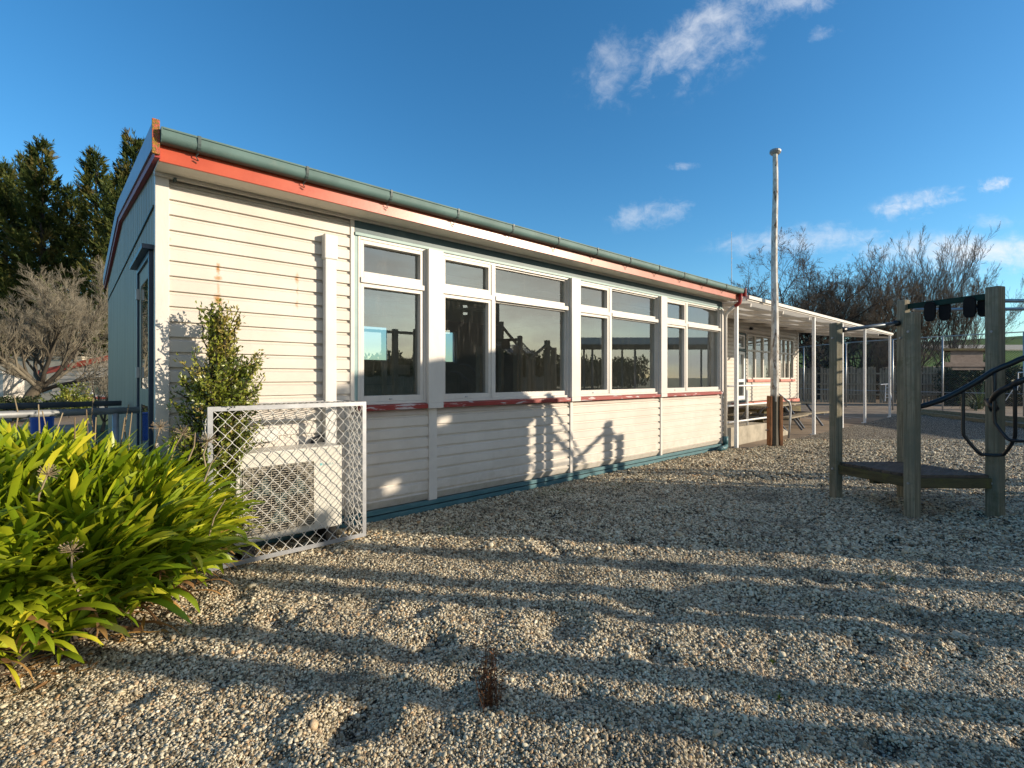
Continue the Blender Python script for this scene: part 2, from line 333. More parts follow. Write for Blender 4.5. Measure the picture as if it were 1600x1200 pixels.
# ---------------------------------------------------------------- object helpers
def tag(o, label=None, cat=None, group=None, kind=None):
    if label: o['label'] = label
    if cat: o['category'] = cat
    if group: o['group'] = group
    if kind: o['kind'] = kind
    return o
def thing(name, loc, label, cat, group=None):
    o = bpy.data.objects.new(name, None); C.objects.link(o); o.location = loc; o.empty_display_size = .2
    return tag(o, label, cat, group)
def wloc(o):
    v = Vector((0, 0, 0))
    while o is not None: v += Vector(o.location); o = o.parent
    return v
class MB:
    """collects faces in world coordinates, links them as one mesh object"""
    def __init__(s): s.v = []; s.f = []; s.t = []
    def add(s, vs, fs, tone=None):
        k = len(s.v); s.v += [tuple(p) for p in vs]; s.f += [tuple(i + k for i in f) for f in fs]
        if tone is not None: s.t += [tone] * len(vs)
        return s
    def box(s, x0, x1, y0, y1, z0, z1):
        return s.add([(x0, y0, z0), (x1, y0, z0), (x1, y1, z0), (x0, y1, z0), (x0, y0, z1), (x1, y0, z1), (x1, y1, z1), (x0, y1, z1)],
                     [(3, 2, 1, 0), (4, 5, 6, 7), (0, 1, 5, 4), (1, 2, 6, 5), (2, 3, 7, 6), (3, 0, 4, 7)])
    def bar(s, a, b, w, h, upv=(0, 0, 1), w2=None, h2=None):
        a = Vector(a); b = Vector(b); d = (b - a).normalized(); u = Vector(upv)
        if abs(d.dot(u)) > .99: u = Vector((1, 0, 0))
        r = d.cross(u).normalized(); u = r.cross(d); w2 = w2 or w; h2 = h2 or h
        vs = []
        for p, ww, hh in ((a, w, h), (b, w2, h2)):
            for i, j in ((-1, -1), (1, -1), (1, 1), (-1, 1)): vs.append(p + r * ww * .5 * i + u * hh * .5 * j)
        return s.add(vs, [(0, 1, 2, 3), (7, 6, 5, 4), (4, 5, 1, 0), (5, 6, 2, 1), (6, 7, 3, 2), (7, 4, 0, 3)])
    def tube(s, pts, rad, sides=8, cap=True, tone=None):
        pts = [Vector(p) for p in pts]; n = len(pts)
        rad = rad if isinstance(rad, (list, tuple)) else [rad] * n
        k = len(s.v); prev = None
        for i, p in enumerate(pts):
            d = (pts[min(i + 1, n - 1)] - pts[max(i - 1, 0)])
            d = d.normalized() if d.length > 1e-9 else Vector((0, 0, 1))
            if prev is None:
                a = Vector((0, 0, 1)) if abs(d.z) < .9 else Vector((1, 0, 0)); a = (a - d * a.dot(d)).normalized()
            else: a = (prev - d * prev.dot(d)); a = a.normalized() if a.length > 1e-6 else prev
            prev = a; b = d.cross(a)
            for j in range(sides):
                th = 2 * math.pi * j / sides; s.v.append(tuple(p + (a * math.cos(th) + b * math.sin(th)) * rad[i]))
            if tone is not None: s.t += [tone] * sides
        for i in range(n - 1):
            for j in range(sides):
                j2 = (j + 1) % sides; s.f.append((k + i * sides + j, k + i * sides + j2, k + (i + 1) * sides + j2, k + (i + 1) * sides + j))
        if cap:
            s.f.append(tuple(k + j for j in reversed(range(sides)))); s.f.append(tuple(k + (n - 1) * sides + j for j in range(sides)))
        return s
    def extr(s, prof, x0, x1, axis='x', close=True):
        """profile of (y,z) points pushed along x (or (x,z) along y)"""
        f = (lambda a, p: (a, p[0], p[1])) if axis == 'x' else (lambda a, p: (p[0], a, p[1]))
        n = len(prof); vs = [f(x0, p) for p in prof] + [f(x1, p) for p in prof]
        fs = [(i, (i + 1) % n, (i + 1) % n + n, i + n) for i in range(n if close else n - 1)]
        if close: fs += [tuple(reversed(range(n))), tuple(range(n, 2 * n))]
        return s.add(vs, fs)
    def build(s, name, mat, parent=None, smooth=False, bevel=0, origin=None):
        me = bpy.data.meshes.new(name)
        off = wloc(parent) if parent else Vector(origin or (0, 0, 0))
        a = np.array(s.v, dtype=np.float64) - np.array(off)
        me.from_pydata(a.tolist(), [], s.f); me.materials.append(mat)
        if s.t and len(s.t) == len(s.v):
            at = me.attributes.new('tone', 'FLOAT', 'POINT'); at.data.foreach_set('value', np.array(s.t, dtype=np.float32))
        bm = bmesh.new(); bm.from_mesh(me); bmesh.ops.recalc_face_normals(bm, faces=bm.faces); bm.to_mesh(me); bm.free()
        if smooth: me.polygons.foreach_set('use_smooth', [True] * len(me.polygons))
        o = bpy.data.objects.new(name, me); C.objects.link(o)
        if parent: o.parent = parent
        elif origin: o.location = origin
        if bevel:
            md = o.modifiers.new('bevel', 'BEVEL'); md.width = bevel; md.segments = 2; md.limit_method = 'ANGLE'; md.angle_limit = R(40)
        if smooth and bevel == 0 and False: pass
        return o
def npmesh(name, V, F, mat, parent=None, tone=None, smooth=False, loc=None):
    me = bpy.data.meshes.new(name); V = np.asarray(V, np.float32); F = np.asarray(F, np.int32)
    me.vertices.add(len(V)); me.vertices.foreach_set('co', V.ravel())
    k = F.shape[1]; me.loops.add(F.size); me.loops.foreach_set('vertex_index', F.ravel())
    me.polygons.add(len(F)); me.polygons.foreach_set('loop_start', np.arange(0, F.size, k, dtype=np.int32))
    me.update(calc_edges=True)
    if tone is not None: me.attributes.new('tone', 'FLOAT', 'POINT').data.foreach_set('value', np.asarray(tone, np.float32))
    if smooth: me.polygons.foreach_set('use_smooth', np.ones(len(F), bool))
    me.materials.append(mat); o = bpy.data.objects.new(name, me); C.objects.link(o)
    if parent: o.parent = parent
    if loc: o.location = loc
    return o
def copy_tree(o, parent=None):
    c = o.copy(); C.objects.link(c)
    if parent is not None: c.parent = parent
    for ch in [x for x in bpy.data.objects if x.parent == o]: copy_tree(ch, c)
    return c

# ---------------------------------------------------------------- ground
EDGE = [(10.6, 4.40), (26.7, 4.30), (21.4, .80), (8.0, -8.1)]     # far edge of the gravel
HOLES = [(random.uniform(.2, 9), random.uniform(-2.2, 4.2), random.uniform(.06, .13), random.uniform(.02, .045)) for _ in range(110)]
HOLES += [(*W(870, 3.0), .16, .055), (*W(650, 2.75), .17, .05), (*W(1000, 3.2), .2, .045), (*W(1500, 3.0), .2, .05), (*W(700, 2.4), .15, .045), (*W(560, 2.2), .14, .045),
          (*W(1420, 3.0), .16, .045), (*W(1230, 3.3), .2, .04), (*W(610, 2.35), .12, .04)]
HO = np.array(HOLES)
def ground_h(x, y):
    x = np.asarray(x, float); y = np.asarray(y, float)
    h = .010 * np.sin(1.9 * x + .8 * np.sin(1.3 * y)) * np.cos(1.6 * y + .7 * np.sin(1.1 * x)) + .006 * np.sin(4.3 * x + 2.1 * y + 1) * np.cos(3.7 * y - 1.9 * x)
    h += .008 * np.sin(9.1 * x - 6.2 * y + 2 * np.sin(2.2 * y)) * np.sin(8.3 * y + 5.1 * x + np.sin(3 * x)) + .005 * np.sin(17 * x + 5 * np.sin(3.1 * y)) * np.sin(15 * y + 4 * np.sin(2.7 * x))
    for a, b, r, d in HO:
        q = ((x - a) ** 2 + (y - b) ** 2) / r ** 2
        h -= d * (np.exp(-q) - .3 * np.exp(-((np.sqrt(q) - 1.5) ** 2) * 3))
    near_wall = np.clip((4.85 - y) / .5, 0, 1)
    fade = np.clip((13 - np.hypot(x - 3, y)) / 4, .15, 1)
    return h * fade * (.3 + .7 * near_wall) - .02 * (1 - near_wall) - .012
def axis_pts(lo, hi, a, b, fine, coarse):
    p = list(np.arange(a, b, fine)); q = a
    st = fine
    while q > lo: st = min(st * 1.25, coarse); q -= st; p.insert(0, q)
    q = p[-1]; st = fine
    while q < hi: st = min(st * 1.25, coarse); q += st; p.append(q)
    return np.array(p)
gxs = axis_pts(-14, 27, -2.2, 9.5, .04, 1.0); gys = axis_pts(-16, 4.9, -2.6, 4.9, .04, 1.0); gys = gys[gys <= 4.95]
X, Y = np.meshgrid(gxs, gys); Z = ground_h(X, Y)
nx, ny = len(gxs), len(gys); idx = np.arange(nx * ny).reshape(ny, nx)
F = np.stack([idx[:-1, :-1], idx[:-1, 1:], idx[1:, 1:], idx[1:, :-1]], -1).reshape(-1, 4)
cen = np.stack([X.ravel(), Y.ravel(), Z.ravel()], 1); fc = cen[F].mean(1)
ex, ey = EDGE[1]; fx, fy = EDGE[2]; dx_, dy_ = fx - ex, fy - ey
side = dx_ * (fc[:, 1] - ey) - dy_ * (fc[:, 0] - ex)
keep = (side < 0) & ((fc[:, 0] < 10.6) | (fc[:, 1] < 4.42))
g = npmesh('gravel', cen, F[keep], M['gravel'], smooth=True); tag(g, kind='structure')
b = MB(); S = 1500
b.add([(-S, -S, -.14), (S, -S, -.14), (S, S, -.14), (-S, S, -.14)], [(0, 1, 2, 3)])
tag(b.build('ground', M['grass']), kind='structure')
# court and yard asphalt beyond the gravel
b = MB(); b.add([(10.5, 4.36, -.045), (26.8, 4.26, -.045), (21.3, .72, -.045), (7.9, -8.2, -.045), (26, -14, -.045), (48, 2, -.045), (40, 30, -.045), (10.5, 26, -.045)], [tuple(range(8))])
tag(b.build('court', M['asphalt']), kind='structure')
def strip(b, p0, p1, w, z):
    p0 = Vector((*p0, z)); p1 = Vector((*p1, z)); d = (p1 - p0).normalized(); r = Vector((-d.y, d.x, 0)) * w / 2
    b.add([p0 - r, p1 - r, p1 + r, p0 + r], [(0, 1, 2, 3)])
b = MB()
strip(b, W(1240, 20.2), W(1330, 18.6), .12, -.041); strip(b, W(1232, 19.2), W(1305, 18.0), .12, -.041)
strip(b, W(1255, 21.6), W(1345, 18.9), .1, -.041)
tag(b.build('court_line', M['line']), kind='structure')
b = MB(); b.add([(-14, 5.0, -.05), (.5, 5.0, -.05), (.5, 30, -.05), (-14, 30, -.05)], [(0, 1, 2, 3)])
tag(b.build('yard_paving', M['asphalt']), kind='structure')

# loose stones: real pebbles instanced on points
def pebble_points(t0, t1, dens, s0, s1, seed):
    rg = np.random.default_rng(seed); mar = 1.16
    n = int(dens * 1.04 * mar * (t1 * t1 - t0 * t0))
    t = np.sqrt(rg.uniform(t0 * t0, t1 * t1, n)); r = rg.uniform(-1.06 * mar, 1.06 * mar, n)
    x = r * t * SN + t * CS; y = -r * t * CS + t * SN
    sz = s0 * np.exp(rg.normal(0, .30, n)); sz = np.clip(sz, s0 * .5, s1)
    big = rg.uniform(0, 1, n) < .004; sz[big] *= 1.9
    z = ground_h(x, y) + rg.uniform(-.25, .75, n) * sz
    e = (dx_ * (y - ey) - dy_ * (x - ex) < 0) & (y < 4.84) & ((x < 10.6) | (y < 4.42)) & ~((y > 5) & (x < .5))
    return np.stack([x, y, z], 1)[e], sz[e]
P = []; Sz = []
for a in ((1.55, 2.6, 23500, .0048, .0115, 1), (2.6, 4.2, 15000, .0058, .013, 2), (4.2, 7.2, 5800, .0086, .018, 3), (7.2, 12.0, 2500, .0125, .022, 4)):
    p, s_ = pebble_points(*a); P.append(p); Sz.append(s_)
P = np.concatenate(P).astype(np.float32); Sz = np.concatenate(Sz).astype(np.float32); NP = len(P)
print('pebbles', NP)
me = bpy.data.meshes.new('gravel_stones'); me.vertices.add(NP); me.vertices.foreach_set('co', P.ravel())
rot = np.stack([RNG.normal(0, .35, NP), RNG.normal(0, .35, NP), RNG.uniform(0, 6.28, NP)], 1).astype(np.float32)
scl = (Sz[:, None] * np.stack([RNG.uniform(.9, 1.35, NP), RNG.uniform(.75, 1.05, NP), RNG.uniform(.5, .85, NP)], 1)).astype(np.float32)
me.attributes.new('rot', 'FLOAT_VECTOR', 'POINT').data.foreach_set('vector', rot.ravel())
me.attributes.new('scl', 'FLOAT_VECTOR', 'POINT').data.foreach_set('vector', scl.ravel())
me.attributes.new('idx', 'INT', 'POINT').data.foreach_set('value', RNG.integers(0, 5, NP).astype(np.int32))
po = bpy.data.objects.new('gravel_stones', me); C.objects.link(po)
tag(po, 'loose pale grey and cream pebbles covering the gravel yard', 'gravel', kind='stuff')
ng = bpy.data.node_groups.new('stones', 'GeometryNodeTree')
ng.interface.new_socket('Geometry', in_out='INPUT', socket_type='NodeSocketGeometry'); ng.interface.new_socket('Geometry', in_out='OUTPUT', socket_type='NodeSocketGeometry')
N = ng.nodes.new; L = ng.links.new
gi = N('NodeGroupInput'); go = N('NodeGroupOutput'); jn = N('GeometryNodeJoinGeometry')
for k in range(5):
    ic = N('GeometryNodeMeshIcoSphere'); ic.inputs['Radius'].default_value = 1; ic.inputs['Subdivisions'].default_value = 2
    sp = N('GeometryNodeSetPosition'); nz = N('ShaderNodeTexNoise'); nz.noise_dimensions = '4D'; nz.inputs['W'].default_value = k * 7.3; nz.inputs['Scale'].default_value = .9; nz.inputs['Detail'].default_value = 1
    sb = N('ShaderNodeVectorMath'); sb.operation = 'SUBTRACT'; sb.inputs[1].default_value = (.5, .5, .5); L(nz.outputs['Color'], sb.inputs[0])
    ml = N('ShaderNodeVectorMath'); ml.operation = 'SCALE'; ml.inputs['Scale'].default_value = 1.5; L(sb.outputs[0], ml.inputs[0]); L(ml.outputs[0], sp.inputs['Offset'])
    L(ic.outputs['Mesh'], sp.inputs['Geometry']); ss = N('GeometryNodeSetShadeSmooth'); L(sp.outputs[0], ss.inputs[0])
    sm = N('GeometryNodeSetMaterial'); sm.inputs['Material'].default_value = M['pebble']; L(ss.outputs[0], sm.inputs[0])
    g2 = N('GeometryNodeGeometryToInstance'); L(sm.outputs[0], g2.inputs[0]); L(g2.outputs[0], jn.inputs[0])
ip = N('GeometryNodeInstanceOnPoints'); L(gi.outputs[0], ip.inputs['Points']); L(jn.outputs[0], ip.inputs['Instance']); ip.inputs['Pick Instance'].default_value = True
def nattr(nm, ty):
    a = N('GeometryNodeInputNamedAttribute'); a.data_type = ty; a.inputs['Name'].default_value = nm; return a.outputs['Attribute']
L(nattr('idx', 'INT'), ip.inputs['Instance Index']); L(nattr('rot', 'FLOAT_VECTOR'), ip.inputs['Rotation']); L(nattr('scl', 'FLOAT_VECTOR'), ip.inputs['Scale'])
L(ip.outputs[0], go.inputs[0])
po.modifiers.new('stones', 'NODES').node_group = ng

# hills
def hill(px0, px1, t, prof, depth, seed):
    b = []; f = []
    n = 60
    for i in range(n + 1):
        px = px0 + (px1 - px0) * i / n
        q = i / n; top = EYE + (HY - np.interp(q, [a for a, _ in prof], [c for _, c in prof])) / FP * t
        for j in range(9):
            w = j / 8; tt = t - depth + depth * 2 * w
            x, y = W(px, tt); b.append((x, y, -1 + (top + 1) * math.sin(math.pi * min(1, max(0, w))) ** .8))
    for i in range(n):
        for j in range(8):
            a = i * 9 + j; f.append((a, a + 1, a + 10, a + 9))
    m = MB(); m.add(b, f); o = m.build('hill', M['hill'], smooth=True); tag(o, kind='structure')
hill(1050, 2100, 700, [(0, 560), (.25, 540), (.38, 536), (.46, 531), (.53, 526), (.7, 530), (1, 545)], 260, 1)
hill(-900, 300, 800, [(0, 560), (.5, 552), (1, 570)], 260, 2)

# ---------------------------------------------------------------- classroom building
CX, CY = .51, 4.88
cls = thing('classroom_building', (CX, CY, 0), 'long cream weatherboard classroom with red fascia and a band of big windows, nearest building', 'building')
def wb_profile(z0, z1, v, pitch=.125, base=.085):
    pr = []; z = z0
    k0 = math.floor((z0 - base) / pitch + 1e-6)
    k = k0
    while True:
        a = base + k * pitch; bb = a + pitch
        for zz, off in ((a + .002, 0.004), (a + .0021, -.018), (a + .090, -.018), (a + .107, .004), (bb, .008)):
            if zz >= z0 - 1e-6 and zz <= z1 + 1e-6: pr.append((v + off, zz))
        if bb >= z1: break
        k += 1
    return pr
def boards(u0, u1, z0, z1, v=CY):
    b = MB(); pr = wb_profile(z0, z1, v); pr = [(v + .032, z0)] + pr + [(v + .032, z1)]
    b.extr(pr, u0, u1); return b
COLS = [3.13, 5.58, 8.0, 10.43]
b = boards(.60, 2.135, .09, 3.145); b.build('weatherboards', M['wall'], cls)
edges = [2.135, 3.06, 3.185, 5.50, 5.565, 7.965, 8.02, 10.385]
for a, c in ((2.135, 3.068), (3.178, 5.505), (5.565, 7.963), (8.023, 10.36)):
    boards(a, c, .09, 1.145).build('weatherboards', M['wall'], cls)
boards(10.395, 10.50, .09, 3.145).build('weatherboards', M['wall'], cls)
for a, c in ((3.068, 3.178), (5.505, 5.565), (7.963, 8.023), (10.36, 10.395)):
    MB().box(a, c, CY - .032, CY + .03, .09, 1.148).build('batten', M['trim'], cls, bevel=.003)
MB().box(2.135, 2.175, CY - .03, CY + .06, 1.148, 3.146).build('batten', M['trim'], cls, bevel=.003)
MB().box(2.176, 2.212, CY - .024, CY + .06, 1.212, 2.966).build('teal_strip', M['palelintel'], cls)
MB().box(CX - .004, .60, CY - .034, CY + .03, .05, 3.146).build('corner_board', M['trim'], cls, bevel=.003)
# gable wall with fine vertical grooves
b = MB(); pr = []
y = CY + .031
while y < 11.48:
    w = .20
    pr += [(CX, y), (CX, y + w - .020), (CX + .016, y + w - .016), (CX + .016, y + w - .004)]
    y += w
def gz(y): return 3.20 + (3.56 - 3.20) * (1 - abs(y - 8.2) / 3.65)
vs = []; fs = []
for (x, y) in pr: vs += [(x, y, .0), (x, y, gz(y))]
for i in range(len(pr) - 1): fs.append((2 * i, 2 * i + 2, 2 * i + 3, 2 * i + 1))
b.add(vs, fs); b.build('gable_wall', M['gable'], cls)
MB().box(CX - .014, CX + .0, CY + .031, 11.45, 2.885, 2.90).build('gable_joint', M['bracket'], cls)
MB().box(.525, 10.49, 11.44, 11.5, 0, 3.2).build('rear_wall_upper', M['inwall'], cls)
b = MB(); b.add([(10.49, CY + .031, 0), (10.49, 11.5, 0), (10.49, 11.5, 3.2), (10.49, 8.2, 3.56), (10.49, CY + .031, 3.2)], [(0, 1, 2, 3, 4)])
b.add([(10.44, CY + .07, 0), (10.44, 11.44, 0), (10.44, 11.44, 3.2), (10.44, 8.2, 3.5), (10.44, CY + .07, 3.1)], [(0, 1, 2, 3, 4)])
b.build('end_wall', M['wall'], cls)
# lintel, soffit, fascia, gutter
MB().box(2.176, 10.385, CY - .030, CY + .03, 3.00, 3.146).build('lintel_board', M['lintel'], cls)
MB().box(2.176, 10.385, CY - .045, CY + .03, 2.967, 2.999).build('lintel_trim', M['palelintel'], cls, bevel=.003)
MB().box(.50, 10.53, 4.582, CY + .03, 3.147, 3.165).build('soffit', M['soffit'], cls)
MB().box(.50, 10.53, CY - .06, CY - .020, 3.118, 3.146).build('soffit_bead', M['trim'], cls)
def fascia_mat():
    m, n, b = newmat('fascia_red_paler_along_front'); p = geoco(n); x = n.sep(p)[0]
    k = n.mr(n.m('ADD', x, n.m('MULTIPLY', n.noise(p, 1.5, 5, .6), 1.4)), 1.9, 4.6)  # red turns paler and pinker along the front
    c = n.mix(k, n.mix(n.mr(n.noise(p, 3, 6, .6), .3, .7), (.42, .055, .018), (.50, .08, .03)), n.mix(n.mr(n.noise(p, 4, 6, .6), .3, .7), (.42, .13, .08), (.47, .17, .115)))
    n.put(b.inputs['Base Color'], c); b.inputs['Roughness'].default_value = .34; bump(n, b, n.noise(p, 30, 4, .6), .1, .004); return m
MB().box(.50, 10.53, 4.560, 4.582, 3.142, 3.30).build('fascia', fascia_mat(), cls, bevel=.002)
gp = [(4.558, 3.355), (4.558, 3.245), (4.535, 3.232), (4.50, 3.230), (4.470, 3.240), (4.450, 3.262), (4.440, 3.295), (4.438, 3.345), (4.430, 3.350), (4.430, 3.362), (4.440, 3.366), (4.448, 3.360), (4.448, 3.30), (4.462, 3.262), (4.50, 3.244), (4.545, 3.252), (4.548, 3.355)]
_arc = [(4.505 - .050 * math.sin(a), 3.312 - .050 * math.cos(a)) for a in [math.pi / 2 * k / 9 for k in range(10)]]
gp = [(4.558, 3.355), (4.558, 3.268), (4.545, 3.263), (4.525, 3.262)] + _arc + [(4.455, 3.345), (4.447, 3.350), (4.447, 3.362), (4.456, 3.366), (4.464, 3.360), (4.464, 3.315), (4.475, 3.285), (4.505, 3.272), (4.545, 3.274), (4.548, 3.355)]
gut = MB().extr(gp, .512, 10.56).build('gutter', M['gutter'], cls)
MB().extr([(4.449, 3.362), (4.449, 3.31), (4.462, 3.280), (4.482, 3.262), (4.51, 3.258), (4.545, 3.258), (4.556, 3.362)], .5025, .5115).build('gutter_stop', M['gutter'], gut)
for i in range(12):
    u = .745 + .818 * i
    bp = [(4.558, 3.256), (4.505, 3.257), (4.480, 3.262), (4.460, 3.280), (4.450, 3.308), (4.443, 3.345), (4.443, 3.366), (4.452, 3.369), (4.468, 3.372), (4.556, 3.368)]
    bo = MB(); pr2 = [(y + .003, z + .003) for y, z in bp]
    bo.extr(bp + [(4.56, 3.36)], u - .011, u + .011); bo.build('bracket', M['bracket'], gut)
    w = MB(); w.tube([(u + .003, 4.51, 3.256), (u - .012, 4.53, 3.235), (u + .01, 4.556, 3.215)], .004, 5); w.tube([(u, 4.553, 3.19), (u - .03, 4.553, 3.205)], .003, 4); w.build('bracket_tie', M['bracket'], gut)
MB().extr([(4.425, 3.375), (4.425, 3.21), (4.56, 3.21), (4.56, 3.375)], 10.561, 10.585).build('gutter_stop', M['reddark'], cls)
MB().box(10.531, 10.60, 4.56, 4.75, 3.14, 3.38).build('fascia_end', M['reddark'], cls)
# roof sheets
def roof_z(y): return 3.366 + (3.74 - 3.366) * (1 - abs(y - 8.2) / 3.7)
b = MB(); vs = []; n = int(10.1 / .019); 
for i in range(n + 1):
    u = .50 + i * .019; dz = .010 * math.cos(2 * math.pi * u / .076)
    for y in (4.505, 8.2, 11.9): vs.append((u, y, roof_z(y) + dz))
fs = []
for i in range(n):
    for j in range(2): k = i * 3 + j; fs.append((k, k + 1, k + 4, k + 3))
b.add(vs, fs); b.build('roof', M['roof'], cls)
b = MB(); b.box(.53, 10.48, 5.0, 11.3, 3.19, 3.20); b.build('ceiling_void', M['dark'], cls)
# barge boards
for (a, c, top) in ((4.53, 8.2, 1), (8.2, 11.9, 1)):
    for nm, mt, o1, o2, xx in (('barge_capping', 'bargew', -.155, .035, (.455, .50)), ('barge_board', 'reddark', -.215, -.156, (.47, .505))):
        b = MB(); z0, z1 = roof_z(a), roof_z(c)
        b.add([(xx[0], a, z0 + o1), (xx[0], c, z1 + o1), (xx[0], c, z1 + o2), (xx[0], a, z0 + o2), (xx[1], a, z0 + o1), (xx[1], c, z1 + o1), (xx[1], c, z1 + o2), (xx[1], a, z0 + o2)],
              [(0, 1, 2, 3), (7, 6, 5, 4), (0, 4, 5, 1), (1, 5, 6, 2), (2, 6, 7, 3), (3, 7, 4, 0)]); b.build(nm, M[mt], cls)
MB().box(.452, .500, 4.505, 4.529, 3.17, 3.43).build('barge_end_board', M['redlichen'], cls, bevel=.003)
# plinth
MB().box(.60, 10.50, CY - .030, CY + .02, .040, .088).build('base_board', M['teal'], cls, bevel=.003)
MB().box(.60, 10.50, CY - .026, CY + .02, -.13, .026).build('base_board', M['teal'], cls, bevel=.003)
MB().box(.60, 10.49, CY + .0, CY + .029, .026, .040).build('base_gap', M['dark'], cls)
# columns
for c in COLS[:3]:
    MB().box(c - .10, c + .10, CY - .085, CY + .10, 1.213, 2.966).build('column', M['trim'], cls, bevel=.003)
MB().box(10.33, 10.394, CY - .06, CY + .10, 1.213, 2.966).build('column', M['trim'], cls, bevel=.003)
# windows
GV = CY + .035
def frame_rect(b, x0, x1, z0, z1, w, y0, y1, wb=None):
    wb = wb or w
    b.box(x0, x0 + w, y0, y1, z0, z1); b.box(x1 - w, x1, y0, y1, z0, z1)
    b.box(x0 + w, x1 - w, y0, y1, z1 - w, z1); b.box(x0 + w, x1 - w, y0, y1, z0, z0 + wb)
def window(u0, u1, split):
    b = MB()
    zb, zt, ztr = 1.213, 2.966, 2.50
    # outer frame
    b.box(u0, u0 + .025, CY - .03, CY + .09, zb, zt); b.box(u1 - .03, u1, CY - .03, CY + .09, zb, zt)
    b.box(u0 + .025, u1 - .03, CY - .03, CY + .09, zt - .03, zt); b.box(u0 + .025, u1 - .03, CY - .03, CY + .09, zb, zb + .03)
    if split: b.box(split, split + .065, CY - .034, CY + .09, zb + .03, zt - .03)
    parts = [(u0 + .025, split)] + [(split + .065, u1 - .03)] if split else [(u0 + .025, u1 - .03)]
    for (a, c) in parts:
        b.box(a, c, CY - .045, CY + .085, ztr - .012, ztr + .045)
    fr = b.build('window', M['trim'], cls, bevel=.003)
    for i, (a, c) in enumerate(parts):
        casem = (i == 0)
        for (z0, z1) in ((zb + .031, ztr - .013), (ztr + .046, zt - .031)):
            s = MB()
            if casem:
                w = .040; frame_rect(s, a + .002, c - .002, z0, z1, w, CY - .024, CY + .05, .062); gx0, gx1, gz0, gz1 = a + w, c - w, z0 + .06, z1 - w
            else:
                w = .018; frame_rect(s, a + .002, c - .002, z0, z1, w, CY + .0, CY + .06, .05 if z0 > 2 else .062); gx0, gx1, gz0, gz1 = a + w, c - w, z0 + .05, z1 - w
            s.build('sash', M['trim'], fr, bevel=.002)
            q = MB(); q.add([(gx0 - .004, GV, gz0 - .012), (gx1 + .004, GV, gz0 - .012), (gx1 + .004, GV, gz1 + .004), (gx0 - .004, GV, gz1 + .004)], [(0, 1, 2, 3)])
            q.build('pane', M['glass'], fr)
    s = MB(); s.extr([(CY - .075, 1.152), (CY - .075, 1.200), (CY - .03, 1.2115), (CY + .05, 1.2115), (CY + .05, 1.152)], u0 + .0, u1)
    s.build('window_sill', M['redsill'], fr, bevel=.003)
    if len(parts) > 1 or True:
        h = MB(); h.box(parts[0][0] + .33, parts[0][0] + .36, CY - .04, CY - .024, zb + .05, zb + .062); h.build('latch', M['galv'], fr)
window(2.214, 3.03, None)
for i in range(3):
    a = COLS[i] + .10; c = COLS[i + 1] - .10
    window(a, c, a + .765)
for c in COLS[:3]: MB().box(c - .10, c + .10, CY - .088, CY + .04, 1.149, 1.212).build('column_foot', M['trim'], cls, bevel=.004)
# interior seen dimly through the panes
MB().box(.54, 10.43, CY + .10, 11.43, .30, .34).build('interior_floor', M['carpet'], cls)
b = MB()
wins = [(5.26, 6.0), (7.55, 8.05)]
edge = .54
for a, c in wins: b.box(edge, a, 11.30, 11.43, .34, 3.05); b.box(a, c, 11.30, 11.43, .34, 1.9); b.box(a, c, 11.30, 11.43, 2.8, 3.05); edge = c
b.box(edge, 10.43, 11.30, 11.43, .34, 3.05)
b.build('interior_rear_wall', M['inwall'], cls)
for o in [x for x in bpy.data.objects if x.name.startswith('rear_wall_upper')]: bpy.data.objects.remove(o)
b = MB(); edge = .525
for a, c in wins: b.box(edge, a, 11.44, 11.5, 0, 3.2); b.box(a, c, 11.44, 11.5, 0, 1.9); b.box(a, c, 11.44, 11.5, 2.8, 3.2); edge = c
b.box(edge, 10.49, 11.44, 11.5, 0, 3.2); b.build('rear_wall', M['wall'], cls)
for a, c in wins: b = MB(); frame_rect(b, a, c, 1.9, 2.8, .04, 11.36, 11.42); b.build('rear_window_frame', M['trim'], cls)
MB().box(.54, 10.43, CY + .12, 11.29, 3.06, 3.08).build('interior_ceiling', M['ceiling'], cls)
MB().box(.53, .56, CY + .10, 11.29, .34, 3.05).build('interior_side_wall', M['inwall'], cls)
for i in range(4):
    for y in (6.2, 8.6): MB().box(1.5 + 2.35 * i, 2.8 + 2.35 * i, y, y + .18, 2.99, 3.05).build('ceiling_light', M['lamp'], cls)
for (x, y) in ((3.0, 6.6), (5.2, 7.2), (7.4, 6.4), (2.0, 8.6), (6.2, 9.0)):
    b = MB()
    b.box(x, x + 1.2, y, y + .6, 1.02, 1.05)
    for i in (0.03, 1.14):
        for j in (.03, .54): b.box(x + i, x + i + .03, y + j, y + j + .03, .34, 1.02)
    b.build('desk', M['deckedge'], cls)
# side door in the gable end
dz0, dz1, dy0, dy1 = .38, 2.50, 5.06, 5.96
b = MB(); X0 = CX - .030
b.box(X0, CX + .05, dy0 - .05, dy0, dz0, dz1 + .05); b.box(X0, CX + .05, dy1, dy1 + .06, dz0, dz1 + .05); b.box(X0, CX + .05, dy0, dy1, dz1, dz1 + .05)
b.box(X0 - .05, CX + .0, dy0 - .09, dy1 + .10, dz1 + .051, dz1 + .09)
dr = b.build('door', M['navy'], cls, bevel=.003)
b = MB(); xx = (CX - .012, CX - .002)
b.box(*xx, dy0, dy0 + .13, dz0, dz1); b.box(*xx, dy1 - .13, dy1, dz0, dz1); b.box(*xx, dy0 + .13, dy1 - .13, dz1 - .14, dz1); b.box(*xx, dy0 + .13, dy1 - .13, dz0, dz0 + .2); b.box(*xx, dy0 + .13, dy1 - .13, 1.25, 1.40)
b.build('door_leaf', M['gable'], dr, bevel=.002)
MB().box(CX - .009, CX - .004, dy0 + .13, dy1 - .13, dz0 + .2, dz1 - .14).build('door_pane', M['glass'], dr)
